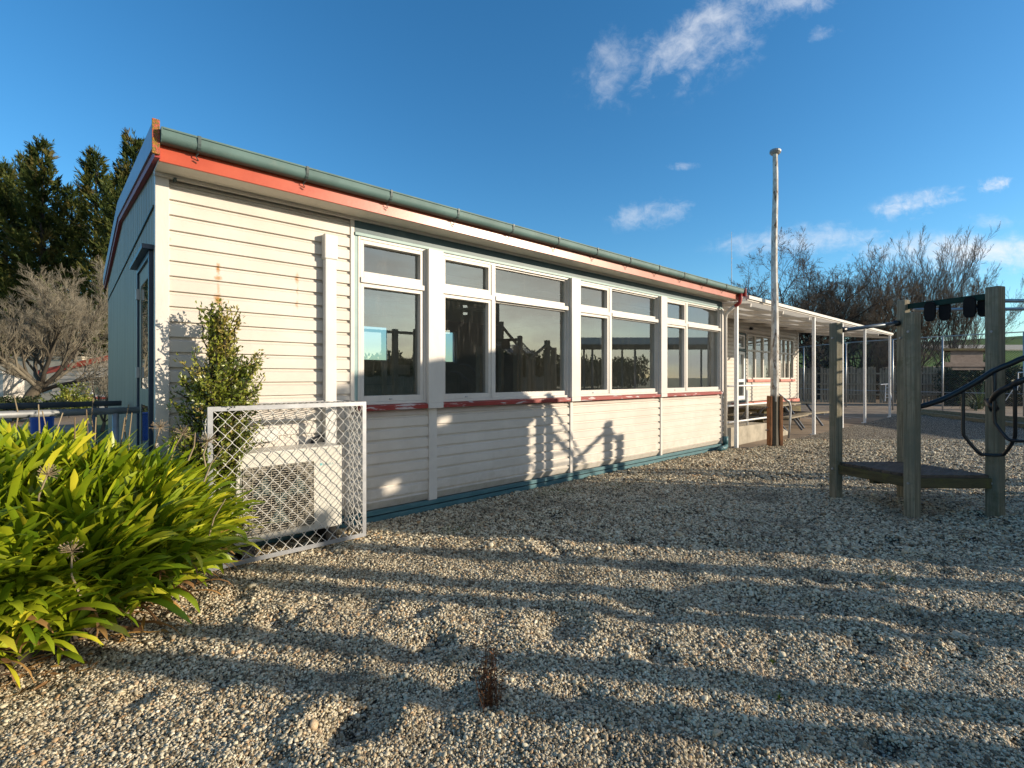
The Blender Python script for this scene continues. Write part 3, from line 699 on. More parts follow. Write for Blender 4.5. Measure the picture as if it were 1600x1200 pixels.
for z in (.6, 1.5, 2.25): MB().box(CX - .04, CX - .013, dy1 - .04, dy1 + .02, z, z + .1).build('hinge', M['galv'], dr)
# vertical duct on the wall, downpipes
DU = 1.905; b = MB(); b.box(DU - .056, DU + .056, CY - .098, CY - .02, .80, 2.80); duct = b.build('air_duct', M['plastic'], cls, bevel=.008)
b = MB(); b.box(DU - .066, DU + .066, CY - .108, CY - .015, 2.66, 2.905); b.build('duct_cap', M['plastic'], duct, bevel=.010)
b = MB(); b.box(1.12, 1.42, CY - .09, CY - .02, .92, 1.04); b.build('wall_cover_box', M['plastic'], cls, bevel=.006)
b = MB(); b.tube([(1.84, CY - .05, .93), (1.75, CY - .06, .90), (1.70, CY - .10, .80), (1.72, CY - .14, .7)], .022, 8); b.tube([(1.86, CY - .05, .88), (1.80, CY - .08, .80), (1.79, CY - .12, .7)], .014, 8); b.build('refrigerant_pipe', M['black'], cls, smooth=True)
dp = MB(); dp.tube([(10.47, 4.50, 3.258), (10.475, 4.50, 3.16), (10.47, 4.515, 3.08), (10.44, 4.56, 3.03), (10.43, 4.60, 3.01)], .038, 12)
dp.build('downpipe_elbow', M['reddark'], cls, smooth=True)
dp = MB(); dp.tube([(10.43, 4.60, 3.01), (10.44, 4.72, 2.93), (10.445, 4.79, 2.86), (10.445, 4.805, 2.78), (10.445, 4.805, .20)], .034, 12)
dp.build('downpipe', M['trim'], cls, smooth=True)
dp = MB(); dp.tube([(10.445, 4.805, .20), (10.445, 4.80, .07), (10.42, 4.78, .045), (10.2, 4.70, .04), (9.9, 4.68, .03)], .045, 12); dp.tube([(10.445, 4.805, .08), (10.445, 4.805, .24)], .055, 12); dp.tube([(10.02, 4.69, .03), (10.02, 4.69, .085)], .05, 12)
dp.build('downpipe_shoe', M['teal'], cls, smooth=True)
b = MB(); b.box(.625, .645, CY - .07, CY - .02, 3.10, 3.125); b.tube([(.635, CY - .07, 3.112), (.635, CY - .09, 3.11)], .010, 8); b.build('wall_bracket', M['bracket'], cls)

# ---------------------------------------------------------------- heat pump and its cage
ac = thing('heat_pump', (1.44, 4.66, 0), 'off white heat pump unit with round fan grille inside the mesh cage', 'heat pump')
A0, A1, AY, AZ0, AZ1 = 1.005, 1.897, 4.50, .12, .87
b = MB(); b.box(A0, A1, AY, AY + .32, AZ0, AZ1); b.build('casing', M['acbody'], ac, bevel=.012)
G0, G1, GZ0, GZ1 = 1.055, 1.63, .185, .745
MB().box(G0 - .004, G1 + .004, AY - .004, AY + .0, GZ0 - .004, GZ1 + .004).build('grille_recess', M['dark'], ac)
gc = ((G0 + G1) / 2 + .01, (GZ0 + GZ1) / 2); b = MB()
nb = 30
for i in range(nb):
    z = GZ0 + (GZ1 - GZ0) * i / (nb - 1); b.bar((G0, AY - .014, z), (G1, AY - .014, z), .003, .0045)
for i in range(9):
    u = G0 + (G1 - G0) * i / 8; b.bar((u, AY - .019, GZ0), (u, AY - .019, GZ1), .004, .003)
b.build('grille', M['grille'], ac)
b = MB(); rr = .262; pts = []
for side in (-1,):
    # plate around the fan opening: square with a round hole
    n = 48; vs = []; fs = []
    for i in range(n):
        a = 2 * math.pi * i / n; ca, sa = math.cos(a), math.sin(a); k = 1 / max(abs(ca) / ((G1 - G0) / 2), abs(sa) / ((GZ1 - GZ0) / 2))
        vs += [(gc[0] - .01 + rr * ca, AY - .008, gc[1] + rr * sa), (gc[0] - .01 + k * ca, AY - .008, gc[1] + k * sa)]
    for i in range(n): j = (i + 1) % n; fs.append((2 * i, 2 * i + 1, 2 * j + 1, 2 * j))
    b.add(vs, fs)
b.build('fan_shroud', M['shroud'], ac)
b = MB(); b.tube([(gc[0], AY - .010, gc[1]), (gc[0], AY - .005, gc[1])], .05, 20)
for k in range(3):
    a = k * 2.094 + .4; vs = []
    for i in range(7):
        rr2 = .05 + .19 * i / 6; 
        for da, yy in ((-.35, -.0075), (.45, -.0045)): vs.append((gc[0] + rr2 * math.cos(a + da * (.5 + i / 9)), AY + yy, gc[1] + rr2 * math.sin(a + da * (.5 + i / 9))))
    b.add(vs, [(2 * i, 2 * i + 1, 2 * i + 3, 2 * i + 2) for i in range(6)])
b.build('fan', M['bracket'], ac)
for a in (A0 + .05, A1 - .15): MB().box(a, a + .10, AY + .01, AY + .31, -.04, AZ0 - .001).build('foot', M['dark'], ac)
b = MB()
for i, (w, h) in enumerate(((.012, .018), (.006, .018), (.012, .018), (.012, .018), (.010, .018), (.012, .018))):
    u = 1.72 + i * .017; b.box(u, u + w, AY - .0025, AY - .0005, .70, .703); b.box(u, u + .003, AY - .0025, AY - .0005, .703, .70 + h)
b.box(1.69, 1.712, AY - .0025, AY - .0005, .70, .722)
b.build('badge', M['tealink'], ac)

cg = thing('mesh_cage', (1.42, 4.6, 0), 'galvanised chain mesh security cage standing over the heat pump', 'cage')
U0, U1, V0, V1, ZT, ZB = .78, 2.065, 4.35, 4.83, 1.275, .015
def angle(b, p, q, w=.036): b.bar(p, q, w, w)
b = MB(); w = .018
for z in (ZT - w, ZB + w):
    b.box(U0, U1, V0, V0 + .006, z - w, z + w)
b.box(U0, U0 + .036, V0 - .001, V0 + .005, ZB + .036, ZT - .036); b.box(U1 - .036, U1, V0 - .001, V0 + .005, ZB + .036, ZT - .036)
b.box(U0, U0 + .006, V0 + .006, V0 + .036, ZB, ZT); b.box(U1 - .006, U1, V0 + .006, V0 + .036, ZB, ZT)
b.box(U0, U1, V0 + .0065, V0 + .036, ZT - .006, ZT); b.box(U0, U1, V0 + .0065, V0 + .036, ZB, ZB + .006)
for u in (U0, U1 - .006):
    for z in (ZB, ZT - .036): b.box(u, u + .006, V0 + .036, V1, z, z + .036)
    b.box(u, u + .006, V1 - .036, V1, ZB + .036, ZT - .036)
b.box(U0 + .006, U1 - .006, V1 - .03, V1, ZT - .006, ZT)
b.build('frame', M['galv'], cg)
def link(pf, W_, H_, dw=.1, dh=.112):
    """zig-zag woven wires over a W_ x H_ field; pf(a, b, off) -> point"""
    b = MB(); k = 0; a = 0
    while a < W_ - 1e-3:
        for s0 in (0,):
            pts = []; i = 0; z = 0
            n = int(H_ / (dh / 2)) + 1
            for i in range(n + 1):
                zz = min(i * dh / 2, H_); aa = a + (dw / 2 + .004 if (i + k) % 2 else -.004); aa = min(max(aa, 0), W_)
                pts += [pf(aa, zz, .004 if i % 2 else -.004)]
            b.tube(pts, .0042, 5, cap=False)
        a += dw / 2; k += 1
    return b
link(lambda a, z, o: (U0 + .02 + a, V0 + .012 + o, ZB + .02 + z), U1 - U0 - .04, ZT - ZB - .04).build('front_mesh', M['galvwire'], cg, smooth=True)
link(lambda a, z, o: (U1 - .012 + o, V0 + .03 + a, ZB + .02 + z), V1 - V0 - .05, ZT - ZB - .04).build('side_mesh', M['galvwire'], cg, smooth=True)
link(lambda a, z, o: (U0 + .012 + o, V0 + .03 + a, ZB + .02 + z), V1 - V0 - .05, ZT - ZB - .04).build('side_mesh', M['galvwire'], cg, smooth=True)
link(lambda a, z, o: (U0 + .02 + a, V0 + .02 + z, ZT - .012 + o), U1 - U0 - .04, V1 - V0 - .04).build('top_mesh', M['galvwire'], cg, smooth=True)

# ---------------------------------------------------------------- agapanthus clump
def clump():
    cx, cy, ax, ay, H = -.56, 4.33, 1.25, .98, .93
    root = thing('agapanthus', (cx, cy, 0), 'big clump of yellow green strap leaves with dry flower stalks by the building corner', 'plant')
    rg = np.random.default_rng(11); SEG = 9
    def leaves(cpos, az, lean, Ln, Wd, curl, tone, name, mat, twist=None):
        n = len(az); t = np.linspace(0, 1, SEG)
        V = np.zeros((n, SEG, 3, 3)); T = np.zeros((n, SEG, 3))
        pos = cpos.copy(); ang = lean.copy()                # ang from vertical
        hd = np.stack([np.cos(az), np.sin(az)], 1); sdv = np.stack([-np.sin(az), np.cos(az)], 1)
        bend = rg.normal(0, .26, n); tw = rg.normal(0, .55, n)
        for k in range(SEG):
            w = Wd * min(1, .62 + .9 * t[k]) * (1 - max(0, (t[k] - .74) / .26) ** 3 * .88)
            fold = .28
            nrm = np.stack([-np.cos(ang) * hd[:, 0], -np.cos(ang) * hd[:, 1], np.sin(ang)], 1)
            for j, sg in enumerate((-1, 0, 1)):
                off = np.zeros((n, 3)); off[:, :2] = sdv * (sg * w * .5 * np.cos(tw))[:, None]; off += nrm * (sg * w * .5 * np.sin(tw))[:, None]
                if sg != 0: off += nrm * (w * fold * .5)[:, None]
                V[:, k, j] = pos + off
            T[:, k, :] = (tone + .30 * (t[k] - .5) + rg.normal(0, .02, n))[:, None]
            st = Ln / (SEG - 1)
            d = np.stack([np.sin(ang) * hd[:, 0], np.sin(ang) * hd[:, 1], np.cos(ang)], 1)
            d[:, :2] += sdv * (bend * t[k])[:, None]
            pos = pos + d * st[:, None]; ang = ang + curl * (t[k] ** 1.2) / (SEG - 1) * 2
        V[..., 2] = np.maximum(V[..., 2], .012)
        idx = np.arange(n * SEG * 3).reshape(n, SEG, 3)
        F = np.concatenate([np.stack([idx[:, :-1, j], idx[:, :-1, j + 1], idx[:, 1:, j + 1], idx[:, 1:, j]], -1).reshape(-1, 4) for j in (0, 1)])
        V = V.reshape(-1, 3) - np.array([cx, cy, 0])
        return npmesh(name, V, F, mat, root, np.clip(T.reshape(-1), 0, 1), True)
    nr = 600; rr = np.sqrt(rg.uniform(0, 1, nr)); th = rg.uniform(0, 2 * math.pi, nr)
    # rosettes over the whole mound, crowded towards the outside
    rr = np.where(rg.uniform(0, 1, nr) < .35, rg.uniform(.78, 1.0, nr), rr)
    X = cx + ax * rr * np.cos(th); Y = cy + ay * rr * np.sin(th)
    lump = .07 * np.sin(3.1 * X + 1) * np.cos(4.3 * Y) + .05 * np.sin(7 * X - 2 * Y)
    Zb = (H * (1 - rr ** 2.6) ** .62 + lump) * .84; Zb = np.clip(Zb, .17, None)
    per = 13; K = nr * per
    ci = np.repeat(np.arange(nr), per)
    base = np.stack([X[ci], Y[ci], Zb[ci] - .02], 1) + rg.normal(0, .02, (K, 3)); base[:, 2] = np.maximum(base[:, 2], .03)
    fan = np.repeat(rg.uniform(0, 6.28, nr), per) + rg.choice([0, math.pi], K) + rg.normal(0, .7, K)
    ox, oy = np.cos(th)[ci] / ax, np.sin(th)[ci] / ay; on = np.hypot(ox, oy)
    vx = np.cos(fan) * .75 + ox / on * rr[ci] ** 1.5 * .62; vy = np.sin(fan) * .75 + oy / on * rr[ci] ** 1.5 * .62
    az = np.arctan2(vy, vx); lean = np.abs(rg.normal(.40, .27, K)) + .22 * rr[ci] ** 3
    Ln = rg.uniform(.24, .48, K) + .20 * rr[ci] ** 3; Wd = rg.uniform(.026, .043, K)
    curl = rg.uniform(.0, 1.1, K) + 1.7 * rr[ci] ** 4 * rg.uniform(.3, 1, K)
    tone = np.clip(rg.normal(.43, .21, K), .03, 1)
    leaves(base, az, lean, Ln, Wd, curl, tone, 'leaves', M['agap'])
    K = 1500; th2 = rg.uniform(0, 6.28, K); q = rg.uniform(.72, 1.02, K)
    base = np.stack([cx + ax * q * np.cos(th2), cy + ay * q * np.sin(th2), rg.uniform(.08, .42, K)], 1)
    leaves(base, th2 + rg.normal(0, .75, K), rg.uniform(.5, 1.35, K), rg.uniform(.24, .48, K), rg.uniform(.024, .042, K), rg.uniform(.9, 2.3, K), np.clip(rg.normal(.5, .24, K), .02, 1), 'outer_leaves', M['agap'])
    # brown, dying leaves low round the skirt
    K = 900; th2 = rg.uniform(0, 6.28, K); q = rg.uniform(.62, 1.0, K)
    base = np.stack([cx + ax * q * np.cos(th2), cy + ay * q * np.sin(th2), rg.uniform(.05, .38, K)], 1)
    leaves(base, th2 + rg.normal(0, .5, K), rg.uniform(.7, 1.7, K), rg.uniform(.2, .45, K), rg.uniform(.006, .022, K), rg.uniform(.8, 2.6, K), rg.uniform(0, 1, K), 'dead_leaves', M['agapdead'])
    # dry stalks, some with spent umbels
    sp = [(-4, 640, 3.6, 0), (22, 618, 3.9, 0), (60, 632, 3.5, 0), (66, 642, 3.7, 0), (98, 645, 3.4, 0), (117, 652, 3.3, 0), (135, 640, 3.6, 0), (146, 622, 3.9, 0), (150, 652, 3.6, 0),
          (195, 652, 3.5, 0), (201, 632, 3.9, 0), (206, 645, 3.7, 0), (74, 742, 2.75, 1), (112, 862, 2.45, 1), (250, 668, 3.6, 1), (286, 678, 3.55, 1), (325, 690, 3.3, 1), (352, 780, 3.1, 0), (305, 676, 3.2, 0), (350, 696, 3.0, 0)]
    for (px, py, t, head) in sp:
        top = PW(px, py, t); bx = top + Vector((random.uniform(-.10, .04), random.uniform(.0, .12), 0)); bx.z = max(.1, top.z - (random.uniform(.16, .24) if head or px > 300 else random.uniform(.3, .45)))
        b = MB(); mid = (top + bx) / 2 + Vector((random.uniform(-.03, .03), random.uniform(-.02, .02), 0))
        b.tube([bx, mid, top], [.0055, .0045, .0035], 6, tone=random.random())
        if head:
            for k in range(46):
                d = Vector((random.gauss(0, 1), random.gauss(0, 1), random.gauss(.5, .8))).normalized(); L_ = random.uniform(.035, .06)
                b.tube([top, top + d * L_, top + d * (L_ + .008)], [.0014, .001, .003], 3, tone=random.random() * .7)
        b.build('dry_flower_stalk', M['stalk'], root)
    b = MB(); n = 40; vs = [(cx, cy, .60)]
    for i in range(n): a = 2 * math.pi * i / n; vs.append((cx + ax * .66 * math.cos(a), cy + ay * .66 * math.sin(a), .26))
    for i in range(n): a = 2 * math.pi * i / n; vs.append((cx + ax * .74 * math.cos(a), cy + ay * .74 * math.sin(a), -.05))
    fs = [(0, 1 + i, 1 + (i + 1) % n) for i in range(n)] + [(1 + i, 1 + n + i, 1 + n + (i + 1) % n, 1 + (i + 1) % n) for i in range(n)]
    b.add(vs, fs); b.build('root_mass', M['soil'], root)
clump()

# ---------------------------------------------------------------- leafy shrub against the wall
def leaf_quads(P, D, L, Wd, rg):
    """folded diamond leaves: P base points, D directions"""
    n = len(P); up_ = rg.normal(0, 1, (n, 3)); s = np.cross(D, up_); s /= np.linalg.norm(s, axis=1)[:, None] + 1e-9
    nn = np.cross(s, D)
    V = np.zeros((n, 6, 3)); 
    V[:, 0] = P; V[:, 1] = P + D * (L * .5)[:, None] + s * (Wd * .5)[:, None] + nn * (Wd * .15)[:, None]
    V[:, 2] = P + D * (L * .5)[:, None]; V[:, 3] = P + D * (L * .5)[:, None] - s * (Wd * .5)[:, None] + nn * (Wd * .15)[:, None]
    V[:, 4] = P + D * L[:, None] - nn * (L * .12)[:, None]; V[:, 5] = V[:, 4]
    i = np.arange(n)[:, None] * 6
    F = np.concatenate([i + np.array([[0, 1, 2]]), i + np.array([[1, 4, 2]]), i + np.array([[0, 2, 3]]), i + np.array([[2, 4, 3]])])
    return V.reshape(-1, 3), F
def shrub(name, loc, label, shape, nsh, nl, leaf, mat, seed, cat='shrub', stems=True):
    rg = np.random.default_rng(seed); root = thing(name, loc, label, cat)
    Ps = []; Ds = []; T = []; b = MB()
    for k in range(nsh):
        z0, dx, dy, zt = shape(rg)
        n = 7; a = np.array([dx * .12, dy * .12, z0]); e = np.array([dx, dy, zt]); pts = []
        for i in range(n):
            f = i / (n - 1); p = a + (e - a) * f; p[2] = z0 + (zt - z0) * f ** .8; p[:2] += rg.normal(0, .012, 2) * (i > 0)
            pts.append(p)
        if stems: b.tube([Vector(p) for p in pts], [.006 * (1 - .8 * i / n) + .001 for i in range(n)], 4, tone=.3)
        pts = np.array(pts); tone = rg.normal(.42, .2) + (.25 if zt > 1.7 else 0)
        f = rg.uniform(.25, 1, nl) ** .8 * (n - 1); i0 = np.minimum(f.astype(int), n - 2); w = (f - i0)[:, None]
        P = pts[i0] * (1 - w) + pts[i0 + 1] * w + rg.normal(0, .016, (nl, 3))
        d = pts[i0 + 1] - pts[i0]; d /= np.linalg.norm(d, axis=1)[:, None] + 1e-9
        D = d * .8 + rg.normal(0, .75, (nl, 3)); D /= np.linalg.norm(D, axis=1)[:, None]
        Ps.append(P); Ds.append(D); T.append(np.clip(np.full(nl, tone) + rg.normal(0, .12, nl), 0, 1))
    P = np.concatenate(Ps); D = np.concatenate(Ds); T = np.concatenate(T); n = len(P)
    V, F = leaf_quads(P, D, rg.uniform(.7, 1.25, n) * leaf[0], rg.uniform(.8, 1.2, n) * leaf[1], rg)
    V[:, 2] = np.maximum(V[:, 2], .01)
    if name == 'evergreen_shrub': V[:, 1] = np.minimum(V[:, 1], .27 + .1 * (V[:, 1] - .27))
    npmesh('leaves', V, F, mat, root, np.repeat(T, 6))
    if stems:
        b.tube([(0, 0, -.05), (.01, 0, .3), (0, .01, .8)], [.02, .016, .01], 6, tone=.3)
        v = b.v; b.v = [(p[0] + loc[0], p[1] + loc[1], p[2] + loc[2]) for p in v]; b.build('stems', M['bark'], root)
    return root
def shp(rg):
    z0 = rg.uniform(.08, 1.25); a = rg.uniform(0, 6.28); zt = z0 + rg.uniform(.15, .5)
    q = rg.uniform(0, 1)
    if q < .17: zt = rg.uniform(1.72, 2.11); z0 = zt - .55; r = rg.uniform(0, .16) ; cxx = .02
    elif q < .30: zt = rg.uniform(1.4, 1.72); z0 = zt - .5; r = rg.uniform(.15, .36); a = rg.choice([0.6, -.4, .2]) + rg.normal(0, .25); cxx = 0
    else:
        zt = min(zt, rg.uniform(1.5, 1.85)); prof = np.interp(zt, [0, .4, .9, 1.35, 1.85], [.24, .30, .34, .35, .25]); r = prof * math.sqrt(rg.uniform(.1, 1)); cxx = 0
    return z0, cxx + r * math.cos(a), r * .8 * math.sin(a), zt
shrub('evergreen_shrub', (.875, 4.575, 0), 'upright dark green small leaved shrub growing against the cream wall', shp, 350, 48, (.036, .017), M['shrubleaf'], 5)

# ---------------------------------------------------------------- pipe handrails at the side door ramp
def handrail(y, z, x0, x1, mat, label, posts):
    o = thing('handrail', ((x0 + x1) / 2, y, 0), label, 'railing', 'ramp handrails at the gable door')
    MB().tube([(x0, y, z), (x1, y, z)], .030, 12).build('rail', mat, o, smooth=True)
    for x in posts: MB().tube([(x, y, -.1), (x, y, z - .02)], .024, 10).build('post', mat, o, smooth=True)
handrail(5.60, 1.205, -5.0, .47, M['galvpipe'], 'pale galvanised pipe handrail, the nearer and lower looking of the two at the ramp', (.30, -1.6, -3.4))
handrail(7.25, 1.205, -5.0, .44, M['darkpipe'], 'dark pipe handrail, the farther of the two beside the gable door ramp', (.20, -1.7, -3.5))
b = MB(); b.add([(-5, 5.55, -.06), (.5, 5.0, -.06), (.5, 5.0, .36), (-1.2, 5.0, .36), (-5, 5.0, -.06)], [(1, 2, 3, 4)])
b = MB(); b.extr([(.50, -.1), (.50, .36), (-.9, .36), (-5.0, -.04), (-5.0, -.1)], 5.0, 7.35, axis='y'); tag(b.build('ramp', M['concrete']), kind='structure')
# blue bin by the ramp, far side
bn = thing('plastic_bin', (*W(66, 11), 0), 'bright blue plastic bin half hidden behind the pipe handrails', 'bin')
x, y = W(66, 11)
b = MB(); b.tube([(x, y, -.05), (x, y, .60)], [.17, .20], 20); b.build('body', M['blueplastic'], bn, smooth=False)
b = MB(); b.tube([(x, y, .60), (x, y, .63)], [.215, .215], 20); b.build('rim', M['blueplastic'], bn)

# ---------------------------------------------------------------- trees
def grow_tree(seed, H, levels, spread=1.0, trunk_h=.18, upb=.25, r0=.16, counts=(9, 7, 6, 5), ln=(.62, .5, .42, .4), ang=(.55, .65, .7, .8), wob=.12, sides=3, trunk_lean=(0, 0), multi=1, twig_r=.004):
    rd = random.Random(seed); tr = MB(); br = MB()
    def rnd(): return Vector((rd.gauss(0, 1), rd.gauss(0, 1), rd.gauss(0, 1)))
    def poly(p, d, L, n, tro):
        pts = [p.copy()]
        for i in range(n):
            d = (d + rnd() * wob + Vector((0, 0, tro))).normalized(); p = p + d * (L / n); pts.append(p.copy())
        return pts
    def branch(p, d, L, r, lv):
        n = 6 if lv < 2 else (4 if lv < levels - 1 else 3)
        pts = poly(p, d, L, n, upb * (.6 if lv < 2 else .35) / n * 2)
        rads = [max(twig_r * .6, r * (1 - .78 * i / n)) for i in range(n + 1)]
        br.tube(pts, rads, 6 if lv == 0 else (4 if lv == 1 else sides), cap=False, tone=min(1, max(0, -.02 + .85 * lv / levels + rd.gauss(0, .15))))
        if lv >= levels - 1: return
        for k in range(counts[min(lv + 1, len(counts) - 1)]):
            f = .18 + .82 * (k + rd.random()) / counts[min(lv + 1, len(counts) - 1)]; f = min(f, .99)
            i = min(int(f * n), n - 1); w = f * n - i; q = pts[i].lerp(pts[i + 1], w); dd = (pts[i + 1] - pts[i]).normalized()
            s = dd.cross(rnd()).normalized(); a = ang[min(lv + 1, len(ang) - 1)] * rd.uniform(.6, 1.25)
            nd = (dd * math.cos(a) + s * math.sin(a)).normalized()
            branch(q, nd, L * ln[min(lv + 1, len(ln) - 1)] * rd.uniform(.7, 1.2) * (1.15 - .4 * f), max(twig_r, rads[i] * .62), lv + 1)
    for m in range(multi):
        base = Vector((rd.gauss(0, .25) if multi > 1 else 0, rd.gauss(0, .25) if multi > 1 else 0, -.1))
        d0 = Vector((trunk_lean[0] + (rd.gauss(0, .2) if multi > 1 else 0), trunk_lean[1] + (rd.gauss(0, .2) if multi > 1 else 0), 1)).normalized()
        th = H * trunk_h; tp = poly(base, d0, th, 5, .02); rr = [r0 * (1.25 - .45 * i / 5) for i in range(6)]
        tr.tube(tp, rr, 9, cap=False)
        for k in range(counts[0]):
            a = 2 * math.pi * (k + rd.random() * .7) / counts[0]; q = tp[-1] - Vector((0, 0, rd.uniform(0, th * .25)))
            e = ang[0] * rd.uniform(.25, 1.25) if k else .1
            nd = Vector((math.cos(a) * math.sin(e) * spread, math.sin(a) * math.sin(e) * spread, math.cos(e))).normalized()
            branch(q, nd, H * (1 - trunk_h) * rd.uniform(.8, 1.02) * .78, r0 * .40, 0)
    return tr, br
def bare_tree(name, tr, br, loc, label, mats, group=None, rot=0, sc=(1, 1, 1), proto=None, cat='tree'):
    if proto is None:
        root = thing(name, (0, 0, 0), label, cat, group)
        tr.build('trunk', mats[0], root, smooth=True)
        me = npmesh('crown', np.array(br.v), np.array([f for f in br.f]), mats[1], root, np.array(br.t))
    else:
        root = copy_tree(proto); root['label'] = label
        if group: root['group'] = group
    root.location = loc; root.rotation_euler = (0, 0, rot); root.scale = sc
    return root
# grey twiggy tree on the left
tr, br = grow_tree(3, 7.5, 5, spread=1.3, trunk_h=.20, upb=.30, r0=.24, counts=(10, 9, 8, 8, 6), ln=(.62, .50, .46, .48, .60), ang=(1.05, .60, .60, .55, .5), wob=.13, twig_r=.0042)
bare_tree('bare_tree', tr, br, (*W(42, 21), 0), 'round crowned grey leafless tree with a short thick trunk left of the classroom', (M['barkgrey'], M['twig']))
tr, br = grow_tree(8, 2.5, 4, spread=.9, trunk_h=.12, upb=.35, r0=.05, counts=(6, 7, 6, 5), ang=(.6, .5, .5, .5), twig_r=.005)
bare_tree('bare_sapling', tr, br, (*W(160, 14.5), 0), 'small reddish leafless tree in front of the red trimmed shed', (M['barkgrey'], M['twig']))
# dark bare trees on the right behind the fence
GB = 'leafless trees behind the paling fence'
tr, br = grow_tree(21, 11.9, 5, spread=1.3, trunk_h=.24, upb=.10, r0=.19, counts=(12, 10, 8, 6, 5), ln=(.6, .46, .42, .40, .5), ang=(1.0, .8, .75, .7, .7), wob=.11, twig_r=.0075)
A = bare_tree('bare_tree', tr, br, (*W(1232, 33), 0), 'wide spreading leafless tree with flat sprays, just right of the flagpole', (M['bark'], M['twigdark']), GB)
tr, br = grow_tree(22, 10.9, 5, spread=.85, trunk_h=.14, upb=.42, r0=.12, counts=(8, 8, 7, 5, 4), ln=(.6, .5, .44, .43, .5), ang=(.75, .5, .45, .45, .5), wob=.085, twig_r=.0065, multi=2)
Bt = bare_tree('bare_tree', tr, br, (*W(1432, 33), 0), 'tall leafless tree with dense upright twigs above the play platform', (M['bark'], M['twigdark']), GB, sc=(1, 1, 1.08))
for px, t, r_, s_, src, lab in ((1296, 34.5, 1.2, (.9, .9, .84), Bt, 'loose many stemmed leafless tree, second one right of the flagpole'),
                              (1268, 36, 2.2, (.9, .9, .93), A, 'flat topped leafless tree between the pole and the loose many stemmed tree'),
                              (1352, 33.5, 2.6, (1.0, 1.0, .88), Bt, 'bushy leafless tree in the middle of the row, over the canopy end'),
                              (1482, 34, 3.5, (.72, .72, .95), Bt, 'rightmost thin leafless tree leaning over the fence toward the hill'),
                              (1400, 31.5, 1.9, (.6, .6, .48), Bt, 'short leafless thicket tree behind the palings near the tall posts')):
    bare_tree('bare_tree', None, None, (*W(px, t), 0), lab, None, GB, r_, s_, proto=src)
# conifers
def conifer_mesh(seed, H, rad, nb=125, lean=.0):
    rg = np.random.default_rng(seed); P = []; D = []; T = []; br = MB()
    def unit(a): return a / (np.linalg.norm(a, axis=-1, keepdims=True) + 1e-9)
    for k in range(nb):
        f = (k + rg.uniform(0, 1)) / nb; z = H * (.03 + .93 * f ** .95)
        big = 1.45 if rg.uniform() < .2 else 1.0
        L = (rad * (1 - f) ** .95 * rg.uniform(.45, 1.15) + .30) * big
        az = k * 2.399 + rg.normal(0, .35); e = rg.uniform(.02, .25) + .35 * f; de = rg.uniform(.5, 1.0); n = 7; p = np.array([0, 0, z]); pts = [p.copy()]
        for i in range(n):
            ee = e + de * (i / (n - 1)) ** 1.3
            d = unit(np.array([math.cos(az) * math.cos(ee) - lean * .22, math.sin(az) * math.cos(ee), math.sin(ee)])); p = p + d * L / n; pts.append(p.copy())
        pts = np.array(pts); br.tube([Vector(q) for q in pts[:-1]], [.05 * (1 - f * .6) * (1 - .8 * i / n) for i in range(n)], 3, cap=False)
        tone = rg.normal(.45, .2)
        m = int(6 + 5.5 * L)                                    # flat side sprays along the branch
        w = np.sort(rg.uniform(.15, 1, m)) * n; i0 = np.minimum(w.astype(int), n - 1); w = (w - i0)[:, None]
        q = pts[i0] * (1 - w) + pts[i0 + 1] * w; dr = unit(pts[i0 + 1] - pts[i0]); sd_ = unit(np.cross(dr, [0, 0, 1.])) * rg.choice([-1, 1], m)[:, None]
        sv = unit(dr * 1.0 + sd_ * rg.uniform(.3, 1.0, (m, 1)) + np.array([-lean * .15, 0, .15]) + rg.normal(0, .15, (m, 3))); sl = rg.uniform(.4, 1.0, m) * (1.1 - .5 * w[:, 0] * 0) * min(1, .45 + L / 4)
        for a in range(m):
            c = int(13 + 10 * sl[a]); u = rg.uniform(0, 1, c)[:, None]
            P.append(q[a] + sv[a] * (u * sl[a]) + rg.normal(0, .022, (c, 3))); D.append(unit(sv[a] + rg.normal(0, .26, (c, 3)))); T.append(np.clip(tone + .18 * u[:, 0] + rg.normal(0, .1, c), 0, 1))
    m = 50; P.append(np.stack([rg.normal(0, .06, m), rg.normal(0, .06, m), rg.uniform(H * .9, H, m)], 1)); D.append(unit(np.tile([-.15 * lean, 0, 1.], (m, 1)) + rg.normal(0, .25, (m, 3)))); T.append(np.full(m, .5))
    P = np.concatenate(P); D = np.concatenate(D); T = np.concatenate(T)
    n = len(P); V, F = leaf_quads(P, D, rg.uniform(.16, .38, n), rg.uniform(.040, .075, n), rg)
    return V, F, np.repeat(T, 6), br, H
CM = []
for i, (sd_, H, rad, ln_) in enumerate(((31, 15.5, 3.5, .6), (32, 15.2, 2.9, .4), (33, 16, 3.8, .9))):
    CM.append(conifer_mesh(sd_, H, rad, lean=ln_))
GC = 'tall dark conifers beyond the classroom gable'
protoC = []
spec = [(66, 33, 1.06, 0, 'tallest dark conifer, its tip rising over the bare tree'), (8, 35, 1.04, 1, 'conifer at the left edge of the photo with a thin tip'),
        (150, 34, 1.01, 2, 'broad conifer halfway between the tallest one and the gable roof'), (208, 31, 1.02, 0, 'conifer right behind the gable roof edge, its plumes poking past it'),
        (112, 37, .98, 1, 'conifer in the gap between the two tallest tips'), (-60, 34, 1.05, 2, 'conifer just outside the left edge'), (36, 39, 1.12, 2, 'farther dark conifer filling in behind the leftmost two'),
        (182, 38, 1.06, 1, 'farther conifer showing between the broad one and the gable')]
